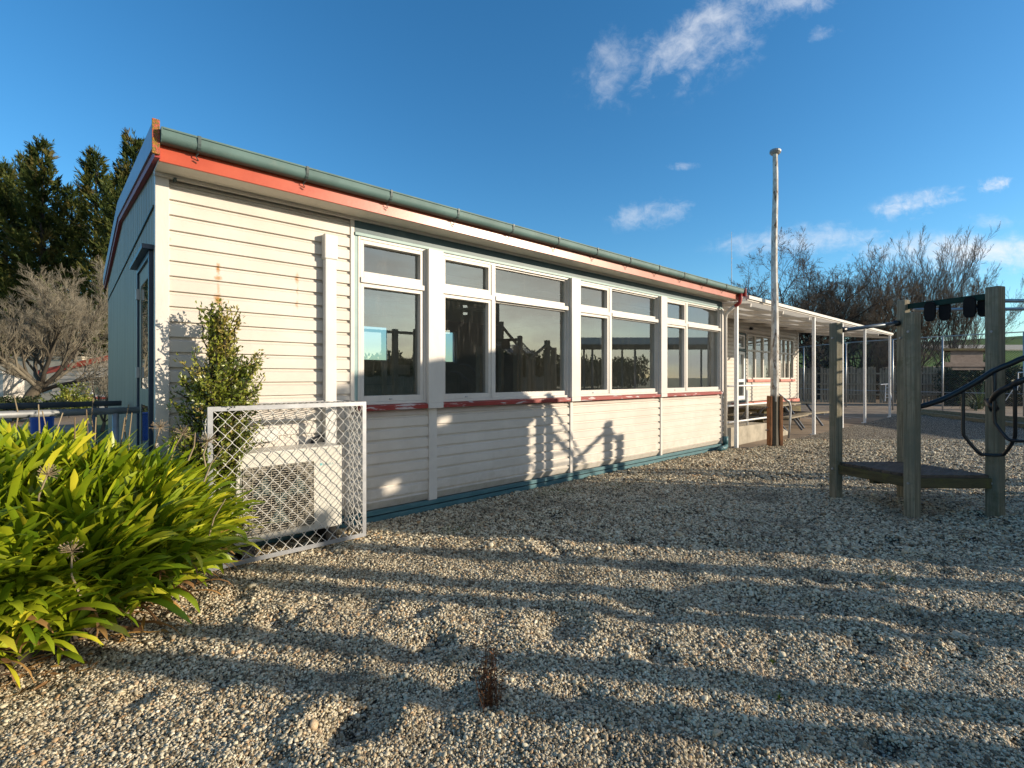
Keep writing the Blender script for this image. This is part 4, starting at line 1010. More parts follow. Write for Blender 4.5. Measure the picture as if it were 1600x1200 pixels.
for i, (px, t, s_, k, lab) in enumerate(spec):
    if k not in [a for a, _ in protoC]:
        V, F, T, br, H = CM[k]; root = thing('conifer_tree', (0, 0, 0), lab, 'tree', GC)
        npmesh('crown', V, F, M['conifer'], root, T); br.t = []; br.build('branches', M['bark'], root)
        b = MB(); b.tube([(0, 0, -.2), (0, 0, H * .5), (0, 0, H * .97)], [.30, .17, .02], 8); b.build('trunk', M['bark'], root, smooth=True); protoC.append((k, root))
    else:
        root = copy_tree(dict(protoC)[k]); root['label'] = lab
    root.location = (*W(px, t), -.3); root.rotation_euler = (0, 0, .5 * i + (.2 if i % 2 else 0)); root.scale = (s_, s_, s_ * 1.09)

# ---------------------------------------------------------------- small outbuildings on the left
def ang_thing(name, px, t, label, cat): return thing(name, (*W(px, t), 0), label, cat)
RV = Vector((SN, -CS, 0)); FV = Vector((CS, SN, 0))
def cp(x, t, z): v = RV * x + FV * t; return Vector((v.x, v.y, z))      # x across, t ahead
def rbox(b, x0, x1, t0, t1, z0, z1):
    v = [cp(x, t, z) for z in (z0, z1) for (x, t) in ((x0, t0), (x1, t0), (x1, t1), (x0, t1))]
    return b.add(v, [(3, 2, 1, 0), (4, 5, 6, 7), (0, 1, 5, 4), (1, 2, 6, 5), (2, 3, 7, 6), (3, 0, 4, 7)])
T0 = 24.0; xa = lambda px, t=T0: (px - 800) / FP * t; za = lambda py, t=T0: EYE - (py - HY) / FP * t
sh = thing('garden_shed', (*W(125, T0), 0), 'small weatherboard shed with dark red sloping barge and one window, behind the ramp rails', 'shed')
b = MB(); x0, x1 = xa(82), xa(200)
z = za(650); 
while z < za(562):
    z2 = z + .2; tt = T0; q = min(x1, x1)
    if z < 2.8: 
        xl = x0 if z < za(590) else x0 + (z - za(590)) / (za(560) - za(590)) * (xa(170) - x0)
        v = [cp(xl, tt - .03, z), cp(x1, tt - .03, z), cp(x1, tt, z2), cp(xl, tt, z2), cp(xl, tt + .05, z2), cp(x1, tt + .05, z2), cp(xl, tt + .05, z), cp(x1, tt + .05, z)]
        b.add(v, [(0, 1, 2, 3), (3, 2, 5, 4), (6, 7, 1, 0)])
    z = z2
rbox(b, x0, x1 + 2, T0 + .05, T0 + 3, -.1, za(592)); b.build('wall', M['trim'], sh)
b = MB(); b.bar(cp(xa(64), T0 - .12, za(583)), cp(xa(215), T0 - .12, za(550)), .12, .24); b.build('barge_board', M['red'], sh)
b = MB(); b.bar(cp(xa(64), T0 + 1.5, za(583) + .13), cp(xa(215), T0 + 1.5, za(550) + .13), 3.3, .04); b.build('roof', M['roof'], sh)
b = MB(); wx0, wx1, wz0, wz1 = xa(143), xa(176), za(620), za(588); tt = T0 - .05
for a in ((wx0, wx0 + .14, wz0, wz1), (wx1 - .1, wx1, wz0, wz1), (wx0 + .14, wx1 - .1, wz1 - .1, wz1), (wx0 + .14, wx1 - .1, wz0, wz0 + .1)): rbox(b, a[0], a[1], tt - .06, tt + .02, a[2], a[3])
wf = b.build('window', M['white'], sh)
b = MB(); rbox(b, wx0 + .1, wx1 - .1, tt - .02, tt - .01, wz0 + .05, wz1 - .05); b.build('pane', M['glass'], wf)
b = MB(); rbox(b, wx0 - .1, wx1 + .1, tt - .1, tt - .005, wz0 - .1, wz0 - .005); b.build('window_sill', M['red'], wf)
bb = thing('block_outbuilding', (*W(20, 27.5), 0), 'plain beige masonry outbuilding behind the grey bare tree trunk', 'building')
b = MB(); rbox(b, xa(-60, 28), xa(128, 28), 28, 31, -.1, za(560, 28)); b.build('wall', M['beigewall'], bb)
b = MB(); rbox(b, xa(-62, 28), xa(130, 28), 27.9, 31.1, za(560, 28), za(557, 28)); b.build('roof', M['concrete'], bb)
b = MB(); rbox(b, xa(-30, 23), xa(5, 23), 23, 24, -.1, za(583, 23)); rbox(b, xa(-32, 23), xa(7, 23), 22.9, 24.1, za(583, 23), za(580, 23)); b.build('chimney', M['trim'], bb)
def bush(name, px, t, w, h, label, mat, seed, n=300, leaf=(.12, .06), cat='bush'):
    def s(rg):
        a = rg.uniform(0, 6.28); r = w * math.sqrt(rg.uniform(0, 1)); z = h * rg.uniform(.3, 1) * math.sqrt(max(.05, 1 - (r / w) ** 2 * .7)); return z * .35, r * math.cos(a), r * math.sin(a), z
    return shrub(name, (*W(px, t), 0), label, s, n, 36, leaf, mat, seed, cat)
bush('low_bush', 108, 19, .9, 1.5, 'sparse green bush in front of the shed wall', M['shrubleaf'], 51, 90, (.09, .05))
bush('low_bush', 20, 17, 1.6, .95, 'low dark bush beyond the handrails at the left edge', M['hedge'], 52, 160)

# ---------------------------------------------------------------- second classroom block behind, under the canopy
V2 = 7.3
c2 = thing('rear_classroom', (17, V2, 0), 'second cream weatherboard block with glazed door and windows under the white canopy', 'building')
def wb2(u0, u1, z0, z1): boards(u0, u1, z0, z1, V2).build('weatherboards', M['wall'], c2)
wb2(11.5, 16.55, .65, 3.44); wb2(16.55, 17.36, 3.03, 3.44); wb2(17.36, 17.46, .65, 3.44); wb2(17.46, 19.58, .65, 1.43); wb2(17.46, 19.58, 3.03, 3.44)
wb2(19.58, 20.45, .65, 3.44); wb2(20.45, 21.92, .65, 1.43); wb2(20.45, 21.92, 3.03, 3.44); wb2(21.92, 22.3, .65, 3.44)
MB().box(22.3, 22.42, V2 - .04, V2 + .05, .6, 3.44).build('corner_board', M['trim'], c2)
b = MB(); b.box(11.5, 22.40, V2 + .5, 13, .65, 3.44); b.build('core', M['inwall'], c2)
MB().box(16.4, 22.5, V2 - .05, V2 + .05, .52, .64).build('base_board', M['redfade'], c2)
b = MB(); b.box(11, 23.1, V2 - .35, 13.4, 3.445, 3.52); b.build('roof', M['roof'], c2)
MB().box(11, 23.1, V2 - .40, V2 - .352, 3.40, 3.56).build('fascia', M['trim'], c2)
b = MB(); [b.box(u, u + .2, V2 + .05, V2 + .25, -.05, .52) for u in (16.6, 18.4, 20.3, 22.15)]; b.build('foundation_pile', M['concrete'], c2)
def win2(u0, u1, z0, z1, nm):
    b = MB(); w = .055; frame_rect(b, u0, u1, z0, z1, w, V2 - .03, V2 + .06)
    mz = z0 + (z1 - z0) * .62
    for k in range(1, nm): u = u0 + (u1 - u0) * k / nm; b.box(u - .035, u + .035, V2 - .025, V2 + .05, z0 + w, z1 - w)
    for k in range(nm):
        a = u0 + (u1 - u0) * k / nm + (w if k == 0 else .035); c = u0 + (u1 - u0) * (k + 1) / nm - (w if k == nm - 1 else .035); b.box(a, c, V2 - .02, V2 + .05, mz, mz + .06)
    fr = b.build('window', M['trim'], c2)
    b = MB(); b.add([(u0 + .03, V2 + .02, z0 + .03), (u1 - .03, V2 + .02, z0 + .03), (u1 - .03, V2 + .02, z1 - .03), (u0 + .03, V2 + .02, z1 - .03)], [(0, 1, 2, 3)]); b.build('pane', M['glass'], fr)
    MB().box(u0 - .05, u1 + .05, V2 - .07, V2 + .0, z0 - .09, z0 - .003).build('window_sill', M['redfade'], fr)
win2(17.48, 19.56, 1.44, 3.02, 3); win2(20.47, 21.9, 1.44, 3.02, 3)
b = MB(); frame_rect(b, 16.56, 17.35, .66, 3.02, .05, V2 - .04, V2 + .06); b.box(16.61, 17.30, V2 - .04, V2 + .06, 2.40, 2.47); d2 = b.build('door', M['lintel'], c2)
b = MB(); frame_rect(b, 16.63, 17.28, .72, 2.38, .09, V2 - .03, V2 + .03, .16); b.box(16.72, 17.19, V2 - .03, V2 + .03, 1.35, 1.45); frame_rect(b, 16.63, 17.28, 2.49, 2.96, .05, V2 - .03, V2 + .03); b.build('door_leaf', M['white'], d2)
b = MB(); b.add([(16.65, V2 + .01, .75), (17.26, V2 + .01, .75), (17.26, V2 + .01, 2.95), (16.65, V2 + .01, 2.95)], [(0, 1, 2, 3)]); b.build('pane', M['glass'], d2)
MB().tube([(17.7, V2 - .02, 3.22), (17.7, V2 - .12, 3.2)], .05, 10).build('wall_lamp', M['black'], c2)

# canopy
cn = thing('veranda_canopy', (17, 5.8, 0), 'white framed lean to canopy of pale roof sheet running along the rear block', 'canopy')
def cz(y): return 3.20 + (y - 4.5) * (3.50 - 3.20) / 2.6
b = MB(); vs = []; n = int((23.9 - 10.62) / .05)
for i in range(n + 1):
    u = 10.62 + i * .05; dz = .016 * math.sin(2 * math.pi * u / .2)
    for y in (4.46, 5.8, 7.2): vs.append((u, y, cz(y) + dz))
b.add(vs, [(i * 3 + j, i * 3 + j + 1, i * 3 + j + 4, i * 3 + j + 3) for i in range(n) for j in (0, 1)]); b.build('roof_sheet', M['canopy'], cn)
b = MB(); b.box(10.62, 23.9, 4.42, 4.455, 3.13, 3.235); b.box(10.62, 23.9, 4.38, 4.419, 3.16, 3.23); b.build('front_beam', M['trim'], cn)
for y in (5.1, 5.8, 6.5, 7.1): b = MB(); b.box(10.62, 23.85, y - .025, y + .025, cz(y) - .10, cz(y) - .025); b.build('purlin', M['trim'], cn)
for k in range(8): u = 10.9 + k * 1.84; b = MB(); b.bar((u, 4.46, cz(4.46) - .14), (u, 7.2, cz(7.2) - .14), .05, .07); b.build('rafter', M['trim'], cn)
for u, y in ((10.64, 4.66), (14.95, 4.47), (17.5, 4.47), (20.1, 4.47), (23.75, 4.47)):
    b = MB(); b.box(u - .035, u + .035, y - .035, y + .035, -.08, 3.129); p_ = b.build('post', M['white'], cn, bevel=.004)
    b = MB(); b.box(u - .075, u + .075, y - .075, y + .075, -.06, -.025); b.build('base_plate', M['white'], p_)

# terrace with railing
b = MB(); b.add([(10.62, 4.95, .0 + i) for i in (0,)], [])
b = MB(); b.extr([(10.62, -.1), (10.62, .38), (13.0, .36), (13.9, .22), (14.6, .0), (14.6, -.1)], 4.95, 7.2, axis='y'); tag(b.build('terrace', M['concrete']), kind='structure')
rl = thing('terrace_railing', (12.2, 5.0, .36), 'white three bar pipe railing along the concrete terrace edge', 'railing')
for z in (1.31, .86, .49):
    MB().tube([(10.68, 5.0, z), (13.75, 5.0, z)], .022, 10).build('rail', M['white'], rl, smooth=True)
for u in (10.75, 12.0, 13.6): MB().tube([(u, 5.0, .33), (u, 5.0, 1.31 if u != 12 else 1.20)], .024, 10).build('post', M['white'], rl, smooth=True)
sr = thing('step_handrail', (13.64, 4.66, 0), 'short bent grey handrail sloping down right of the flagpole', 'railing')
b = MB(); b.tube([(13.15, 4.9, 1.26), (13.55, 4.75, 1.0), (13.62, 4.7, .94)], .02, 8); b.build('rail', M['darkpipe'], sr, smooth=True)
b = MB(); b.tube([(13.60, 4.72, .93), (13.80, 4.70, .90), (13.86, 4.68, .75), (13.80, 4.67, .4), (13.66, 4.66, -.1)], .026, 10); b.build('post', M['galvpipe'], sr, smooth=True)
# picnic benches
def picnic(x, y, rz, label):
    o = thing('picnic_table', (0, 0, 0), label, 'picnic table', 'picnic tables under the canopy')
    b = MB(); [b.box(-.9, .9, -.36 + k * .15, -.36 + k * .15 + .13, .70, .74) for k in range(5)]; b.build('table_top', M['fencewood'], o)
    for s in (-1, 1): b = MB(); b.box(-.9, .9, s * .72 - .13, s * .72 + .13, .42, .46); b.build('seat', M['fencewood'], o)
    for s in (-.65, .65):
        b = MB(); b.bar((s, -.25, .70), (s, -.75, 0), .05, .05); b.bar((s, .25, .70), (s, .75, 0), .05, .05); b.bar((s, -.8, .40), (s, .8, .40), .05, .06); b.build('leg_frame', M['darkpipe'], o)
    o.location = (x, y, -.04); o.rotation_euler = (0, 0, rz); return o
picnic(15.3, 5.8, .05, 'weathered picnic table left of the flagpole beneath the canopy'); 
picnic(17.3, 5.9, -.1, 'weathered picnic table right of the flagpole with its black end frame showing')
b_ = thing('timber_deck', (17.3, 6.6, 0), 'low dark timber deck with steps below the rear glazed door', 'deck')
b = MB(); [b.box(16.3, 19.6, 6.3 + k * .16, 6.44 + k * .16, .46, .50) for k in range(6)]; b.build('boards', M['deck'], b_)
b = MB(); b.box(16.3, 19.6, 6.27, 6.30, .25, .50); b.box(16.3, 16.34, 6.3, 7.2, -.04, .46); b.box(19.56, 19.6, 6.3, 7.2, -.04, .46); b.build('frame', M['deckedge'], b_)

# ---------------------------------------------------------------- flagpole
fx_, fy_ = 11.49, 4.20
fp = thing('flagpole', (fx_, fy_, 0), 'tall flaking white timber flagpole clamped between two rusty brown posts', 'flagpole')
b = MB(); n = 14; pts = []
for i in range(n + 1): z = .02 + (6.40 - .02) * i / n; pts.append((fx_ + .012 * math.sin(i * 1.1) + .02 * (i / n), fy_ + .01 * math.sin(i * .8 + 1), z))
b.tube(pts, [.098 - .044 * i / n for i in range(n + 1)], 8, tone=None); b.build('pole', M['pole'], fp)
b = MB(); tp = Vector(pts[-1]); b.tube([tp + Vector((0, 0, .0)), tp + Vector((.004, 0, .035)), tp + Vector((.012, 0, .075)), tp + Vector((.015, 0, .10))], [.085, .115, .115, .075], 14); b.build('cap', M['galvpipe'], fp, smooth=False)
for s, w in ((-1, .055), (1, .075)):
    p = Vector((fx_, fy_, 0)) + RV * (.112 * s); b = MB(); b.bar(p + Vector((0, 0, -.1)), p + Vector((0, 0, 1.10)), w, .15, upv=FV); b.build('base_post', M['rustwood'], fp, bevel=.012)
b = MB(); [b.tube([Vector((fx_, fy_, z)) - RV * .2, Vector((fx_, fy_, z)) + RV * .2], .012, 8) for z in (.35, .85)]; b.build('bolt', M['galvpipe'], fp)
MB().bar(Vector((fx_, fy_, .98)) - FV * .105 - RV * .03, Vector((fx_, fy_, 1.3)) - FV * .105 - RV * .02, .03, .012).build('cleat', M['galvpipe'], fp)
am = thing('radio_mast', (*W(1143, 40), 0), 'hair thin radio mast rising beyond the right end of the gutter', 'mast')
x, y = W(1143, 40); b = MB(); b.tube([(x, y, 0), (x, y, 9), (x, y, EYE + 228 / FP * 40)], [.035, .03, .012], 6); b.build('pole', M['galvpipe'], am)
b = MB(); b.tube([(x, y, 11.2), (x + .2, y, 11.2)], .02, 5); b.build('bracket', M['galvpipe'], am)

# ---------------------------------------------------------------- play platform with posts
pl = thing('play_platform', (7.35, 1.2, 0), 'timber play platform on four tall square posts at right', 'play equipment')
PA, PB, PC, PD = (7.22, 1.91), (6.84, 1.09), (7.86, 1.34), (7.51, .485)
yaw = math.atan2(PA[1] - PB[1], PA[0] - PB[0])
for (x, y), w, h in ((PA, .105, 2.19), (PB, .112, 2.21), (PC, .10, 2.48), (PD, .122, 2.49)):
    b = MB(); up_ = Vector((math.cos(yaw), math.sin(yaw), 0)); b.bar((x, y, -.15), (x, y, h), w, w, upv=up_); b.build('post', M['post'], pl, bevel=.010, origin=None)
# deck: boards running across from B-A side to D-C side
def lerp2(p, q, f): return Vector((p[0] + (q[0] - p[0]) * f, p[1] + (q[1] - p[1]) * f, 0))
for k in range(8):
    f0, f1 = (k + .04) / 8, (k + .96) / 8
    b = MB(); q = [lerp2(PB, PA, f0), lerp2(PD, PC, f0), lerp2(PD, PC, f1), lerp2(PB, PA, f1)]
    vs = [(p.x, p.y, .405) for p in q] + [(p.x, p.y, .437) for p in q]
    b.add(vs, [(3, 2, 1, 0), (4, 5, 6, 7), (0, 1, 5, 4), (1, 2, 6, 5), (2, 3, 7, 6), (3, 0, 4, 7)]); b.build('deck_board', M['deck'], pl, bevel=.004)
for p, q in ((PA, PB), (PB, PD), (PD, PC), (PC, PA)): MB().bar((*p, .35), (*q, .35), .045, .11).build('rim_joist', M['deckedge'], pl, bevel=.004)
for (x, y) in (PA, PB, PC, PD):
    c_ = Vector((x, y, 0)); dcam = Vector((-x, -y, 0)).normalized()
    ax_ = max((Vector((math.cos(yaw + k * math.pi / 2), math.sin(yaw + k * math.pi / 2), 0)) for k in range(4)), key=lambda a: a.dot(dcam))
    for z in (.35, 2.0): MB().tube([c_ + ax_ * .048 + Vector((0, 0, z)), c_ + ax_ * .066 + Vector((0, 0, z))], .013, 8).build('bolt', M['galvpipe'], pl)
m0 = lerp2(PB, PA, .5); m1 = lerp2(PD, PC, .5); MB().bar((m0.x, m0.y, .30), (m1.x, m1.y, .30), .06, .09).build('bearer', M['deckedge'], pl)
MB().tube([(*PA, 2.09), (*PC, 2.20)], .022, 12).build('pole_bar', M['bluegreymetal'], pl, smooth=True)
b = MB(); b.tube([(*lerp2(PA, PC, .055)[:2], 2.10), (*lerp2(PA, PC, .14)[:2], 2.11)], .036, 12); b.tube([(*lerp2(PA, PC, .86)[:2], 2.185), (*lerp2(PA, PC, .93)[:2], 2.19)], .036, 12); b.build('bar_socket', M['black'], pl, smooth=True)
gb = MB(); gb.bar((PC[0] + .0, PC[1] - .05, 2.395), (PD[0] + .02, PD[1] + .06, 2.395), .035, .065); gb.build('green_beam', M['greenmetal'], pl, bevel=.003)
for f, nm in ((.337, 0), (.474, 1), (.767, 0), (.882, 1)):
    c = lerp2(PC, PD, f); c.z = 2.295; d = (Vector((*PD, 0)) - Vector((*PC, 0))).normalized(); side_ = Vector((-d.y, d.x, 0))
    b = MB(); n = 14; prof = []
    for i in range(n): a = 2 * math.pi * i / n; prof.append((.060 * math.copysign(abs(math.cos(a)) ** .6, math.cos(a)), .118 * math.copysign(abs(math.sin(a)) ** .6, math.sin(a))))
    off = side_ * (.025 if nm else -.025)
    v0 = [c + off + d * a + Vector((0, 0, z)) - side_ * .012 for a, z in prof]; v1 = [p + side_ * .024 for p in v0]
    b.add(v0 + v1, [tuple(range(n)), tuple(range(2 * n - 1, n - 1, -1))] + [(i, (i + 1) % n, (i + 1) % n + n, i + n) for i in range(n)]); b.build('bearing_plate', M['trolley'], pl)
# overhead rails running out to the right
rt_ = thing('overhead_rails', (*W(1750, 6.0), 0), 'pair of steel overhead ladder rails running off behind the tallest post', 'play equipment')
for (px0, py0, t0, px1, py1, t1) in ((1428, 484, 6.25, 2300, 478, 6.1), (1560, 470, 5.55, 2300, 472, 5.4)):
    MB().tube([PW(px0, py0, t0), PW(px1, py1, t1)], .021, 12).build('rail', M['galv'], rt_, smooth=True)
for px, t in ((2280, 6.1), (2290, 5.4)):
    x, y = W(px, t); b = MB(); b.bar((x, y, -.1), (x, y, 2.5), .13, .13); b.build('post', M['post'], rt_, bevel=.01)
for px in range(1650, 2280, 90): MB().tube([PW(px, 480, 6.15), PW(px * 1.0 + 14, 471, 5.5)], .016, 8).build('rung', M['galv'], rt_, smooth=True)
# black arched bridge rails
ar = thing('arched_net_ladder', (*W(1580, 5.1), 0), 'black rubber coated curved climbing arch with hanging U shaped steps at the right edge', 'play equipment')
def crv(pts, n=6):
    P_ = [Vector(p) for p in pts]; out_ = []
    for i in range(len(P_) - 1):
        p0 = P_[max(i - 1, 0)]; p1 = P_[i]; p2 = P_[i + 1]; p3 = P_[min(i + 2, len(P_) - 1)]
        for k in range(n):
            t = k / n; out_.append(.5 * ((2 * p1) + (p2 - p0) * t + (2 * p0 - 5 * p1 + 4 * p2 - p3) * t * t + (3 * p1 - p0 - 3 * p2 + p3) * t ** 3))
    return out_ + [P_[-1]]
a1 = [PW(1432, 636, 5.62), PW(1450, 632, 5.56), PW(1480, 621, 5.46), PW(1520, 600, 5.33), PW(1552, 580, 5.22), PW(1580, 568, 5.12), PW(1605, 558, 5.05), PW(1680, 540, 4.85), PW(1800, 535, 4.6)]
a2 = [PW(1550, 630, 5.27), PW(1552, 622, 5.20), PW(1562, 612, 5.1), PW(1582, 602, 5.0), PW(1605, 592, 4.9), PW(1680, 572, 4.7), PW(1800, 565, 4.4)]
MB().tube(crv(a1), .029, 12).build('side_rail', M['black'], ar, smooth=True)
MB().tube(crv(a2), .029, 12).build('side_rail', M['black'], ar, smooth=True)
MB().tube([PW(1546, 625, 5.30), PW(1554, 640, 5.22)], .04, 12).build('knob', M['black'], ar, smooth=True)
def rc(pts): return crv(pts, 5)
MB().tube(rc([PW(1505, 610, 5.38), PW(1505, 640, 5.38), PW(1505, 674, 5.38), PW(1509, 684, 5.37), PW(1526, 704, 5.32), PW(1536, 710, 5.30), PW(1564, 711, 5.2), PW(1572, 706, 5.15), PW(1582, 691, 5.08), PW(1586, 680, 5.05), PW(1586, 650, 5.0), PW(1586, 604, 4.97)]), .017, 10).build('step_loop', M['black'], ar, smooth=True)
MB().tube(rc([PW(1554, 582, 5.21), PW(1554, 620, 5.2), PW(1554, 655, 5.2), PW(1558, 665, 5.18), PW(1572, 683, 5.1), PW(1582, 688, 5.05), PW(1612, 689, 4.9), PW(1622, 684, 4.85), PW(1636, 660, 4.8), PW(1636, 620, 4.78), PW(1636, 584, 4.78)]), .017, 10).build('step_loop', M['black'], ar, smooth=True)
MB().tube(rc([PW(1612, 556, 5.03), PW(1612, 620, 5.0), PW(1616, 650, 4.98), PW(1640, 670, 4.8), PW(1680, 670, 4.7), PW(1695, 640, 4.66), PW(1695, 570, 4.66)]), .017, 10).build('step_loop', M['black'], ar, smooth=True)

# ---------------------------------------------------------------- things outside the frame that shade the yard and show in the panes
ft = thing('slatted_fort_tower', (9.6, -3.1, 0), 'tall dark slatted timber play tower standing out of frame, mirrored in the windows', 'play tower')
perp = Vector((.783, .62, 0)); along = Vector((.62, -.783, 0)); fc_ = Vector((9.6, -3.15, 0)) + perp * .02
for sg in (-1, 1):
    for q in (-1, 1):
        p = fc_ + perp * (sg * .98) + along * (q * .9); b = MB(); b.bar(p + Vector((0, 0, -.2)), p + Vector((0, 0, 4.1)), .14, .14, upv=perp); b.build('corner_post', M['post'], ft)
b = MB()
for k in range(15):
    p = fc_ + perp * (-.93 + .133 * k) - along * .98
    z1 = 4.0 if 2 < k < 12 else 3.75
    cuts = {7: ((3.42, 3.50), (3.64, 3.72)), 3: ((2.84, 2.95),)}.get(k, ())
    z = 0
    for c0, c1 in cuts + ((z1, z1),):
        b.bar(p + Vector((0, 0, z)), p + Vector((0, 0, c0)), .134, .02, upv=along); z = c1
b.build('slat_wall', M['fort'], ft)
b = MB(); p = fc_ + perp * 1.36 - along * .98; b.bar(p, p + Vector((0, 0, 2.2)), .7, .03, upv=along); b.build('shade_wing', M['fort'], ft)  # unseen side panel added to cast the low shade on the gravel
b = MB(); b.bar(fc_ + along * -1.0 + Vector((0, 0, 1.3)), fc_ + along * 1.0 + Vector((0, 0, 1.3)), 2.0, .08); b.build('deck', M['deck'], ft)
b = MB(); b.bar(fc_ + along * -1.15 + Vector((0, 0, 4.12)), fc_ + along * 1.15 + Vector((0, 0, 4.12)), 1.8, .06); b.build('roof', M['deck'], ft)
cf = thing('timber_climbing_frame', (7, -3.5, 0), 'timber post and beam climbing frame with rope net standing out of frame behind the photographer', 'play equipment')
for p_, h, w in ((4.08, 3.0, .16), (3.50, 2.95, .14), (3.22, 2.9, .12), (2.57, 3.2, .13), (2.24, 3.3, .15), (1.35, 3.0, .13)):
    u = (p_ + .62 * 3.5) / .783; b = MB(); b.bar((u, -3.5, -.2), (u, -3.5, h), w, w); b.build('post', M['post'], cf)
MB().bar((4.4, -3.5, 2.86), (8.0, -3.5, 2.86), .08, .08).build('top_beam', M['post'], cf)
b = MB(); [b.tube([(5.64, -3.46, .5 + k * .4), (7.2, -3.46, .5 + k * .4)], .012, 5) for k in range(3)]; b.build('rope', M['black'], cf)
b = MB(); b.bar((7.18, -3.6, 1.75), (7.94, -3.9, 1.75), .1, .3); b.bar((7.94, -3.5, .9), (9.4, -4.0, 1.9), .08, .08); b.build('brace', M['post'], cf)
bf = thing('shadow_rail_frame', (10.4, -.5, 0), 'unseen post and rail frame right of the black arch, added for its shadows on the wall', 'play equipment')  # unseen posts and rails, placed so their shadows land on the classroom wall
q_ = [(9.71, -.3, 2.05), (10.68, -.5, 2.62), (11.08, -.6, 2.42)]
for (x, y, h), w in zip(q_, (.09, .13, .12)): MB().bar((x, y, -.2), (x, y, h), w, w).build('post', M['post'], bf)
MB().bar((9.71, -.3, 2.0), (10.68, -.5, 2.5), .06, .07).build('rail', M['post'], bf); MB().bar((10.68, -.5, 2.48), (11.08, -.6, 2.32), .06, .07).build('rail', M['post'], bf)
MB().bar((8.6, -.2, 2.9), (9.71, -.3, 2.05), .05, .06).build('rail', M['post'], bf); MB().bar((8.6, -.2, -.2), (8.6, -.2, 3.0), .10, .10).build('post', M['post'], bf)
sl = thing('yard_shelter', (29.6, -9.4, 0), 'open flat roofed yard shelter out of frame, mirrored in the far windows', 'shelter')
mr_ = Vector((.7446, .6675, 0)); mf = Vector((.6675, -.7446, 0)); c0 = Vector((29.6, -9.6, 0))
b = MB(); b.bar(c0 - mr_ * 4.6 + Vector((0, 0, 3.9)), c0 + mr_ * 6 + Vector((0, 0, 3.9)), 4.0, .45); b.build('roof', M['trim'], sl)
b = MB(); b.bar(c0 - mr_ * 4.6 - mf * 2.05 + Vector((0, 0, 3.5)), c0 + mr_ * 6 - mf * 2.05 + Vector((0, 0, 3.5)), .05, .35); b.build('fascia', M['fort'], sl)
for q in (-3.8, -1, 2, 4.8):
    for e in (-1.9, 1.9): p = c0 + mr_ * q + mf * e; b = MB(); b.bar(p, p + Vector((0, 0, 3.68)), .1, .1); b.build('post', M['darkpipe'], sl)
sf = thing('boundary_fence', (0, -12, 0), 'timber paling boundary fence behind the photographer', 'fence')
b = MB(); x = -10
while x < 24: b.box(x, x + .12, -13.02, -13, -.1, 1.55 + .04 * math.sin(x * 9)); x += .14
b.box(-10, 24, -13.06, -13.03, .4, .5); b.box(-10, 24, -13.06, -13.03, 1.2, 1.3); b.build('palings', M['fencewood'], sf)
BELT = True

# ---------------------------------------------------------------- fences on the right
pf = thing('paling_fence', (*W(1400, 31), 0), 'long weathered grey timber paling fence below the leafless trees', 'fence')
b = MB(); rd = random.Random(4); p0 = Vector((*W(1225, 31.5), 0)); p1 = Vector((*W(1502, 29.5), 0)); d = p1 - p0; Ln_ = d.length; d.normalize(); s = 0
while s < Ln_:
    w_ = rd.uniform(.11, .15); h = 2.15 + rd.uniform(-.08, .06)
    if rd.random() > .03: b.bar(p0 + d * (s + w_ / 2) + FV * rd.uniform(-.01, .01) + Vector((0, 0, -.1)), p0 + d * (s + w_ / 2 + rd.uniform(-.01, .01)) + Vector((0, 0, h)), w_, .02, upv=FV)
    s += w_ + rd.uniform(.005, .04)
b.build('palings', M['fencewood'], pf)
for z in (.45, 1.1, 1.75): MB().bar(p0 - FV * .05 + Vector((0, 0, z)), p1 - FV * .05 + Vector((0, 0, z)), .05, .09).build('rail', M['fencewood'], pf)
def hedge(name, px, t, w, dep, h, label, seed, nleaf=5200, mat='hedge'):
    rg = np.random.default_rng(seed); root = thing(name, (*W(px, t), 0), label, 'hedge')
    n = nleaf; x = rg.uniform(-w / 2, w / 2, n); y = rg.uniform(-dep / 2, dep / 2, n); zt = h * (.86 + .10 * np.sin(x * 1.3 + seed) + .06 * np.sin(x * 4.1)); z = rg.uniform(0, 1, n) ** .6 * zt
    P = (np.array(RV)[None] * x[:, None] + np.array(FV)[None] * y[:, None]); P[:, 2] = z
    D = rg.normal(0, 1, (n, 3)) + np.array([0, 0, .5]) - np.array(FV)[None] * .4; D /= np.linalg.norm(D, axis=1)[:, None]
    V, F = leaf_quads(P, D, rg.uniform(.10, .26, n), rg.uniform(.05, .12, n), rg); npmesh('leaves', V, F, M[mat], root, np.repeat(np.clip(rg.normal(.4, .25, n), 0, 1), 6))
    b = MB(); o0 = Vector((*W(px, t), 0)); vs = [o0 + RV * (sx * w * .46) + FV * (sy * dep * .3) + Vector((0, 0, z)) for z in (-.1, h * .66) for sx, sy in ((-1, -1), (1, -1), (1, 1), (-1, 1))]
    b.add(vs, [(3, 2, 1, 0), (4, 5, 6, 7), (0, 1, 5, 4), (1, 2, 6, 5), (2, 3, 7, 6), (3, 0, 4, 7)]); b.build('stems', M['bark'], root); return root
hedge('hedge', 1570, 27, 6.4, 1.6, 2.35, 'dark clipped hedge right of the paling fence end', 3, 9000)
hedge('hedge', 1365, 35.5, 13.5, 1.6, 2.7, 'tall dark shrubbery just behind the paling fence', 6, 14000)
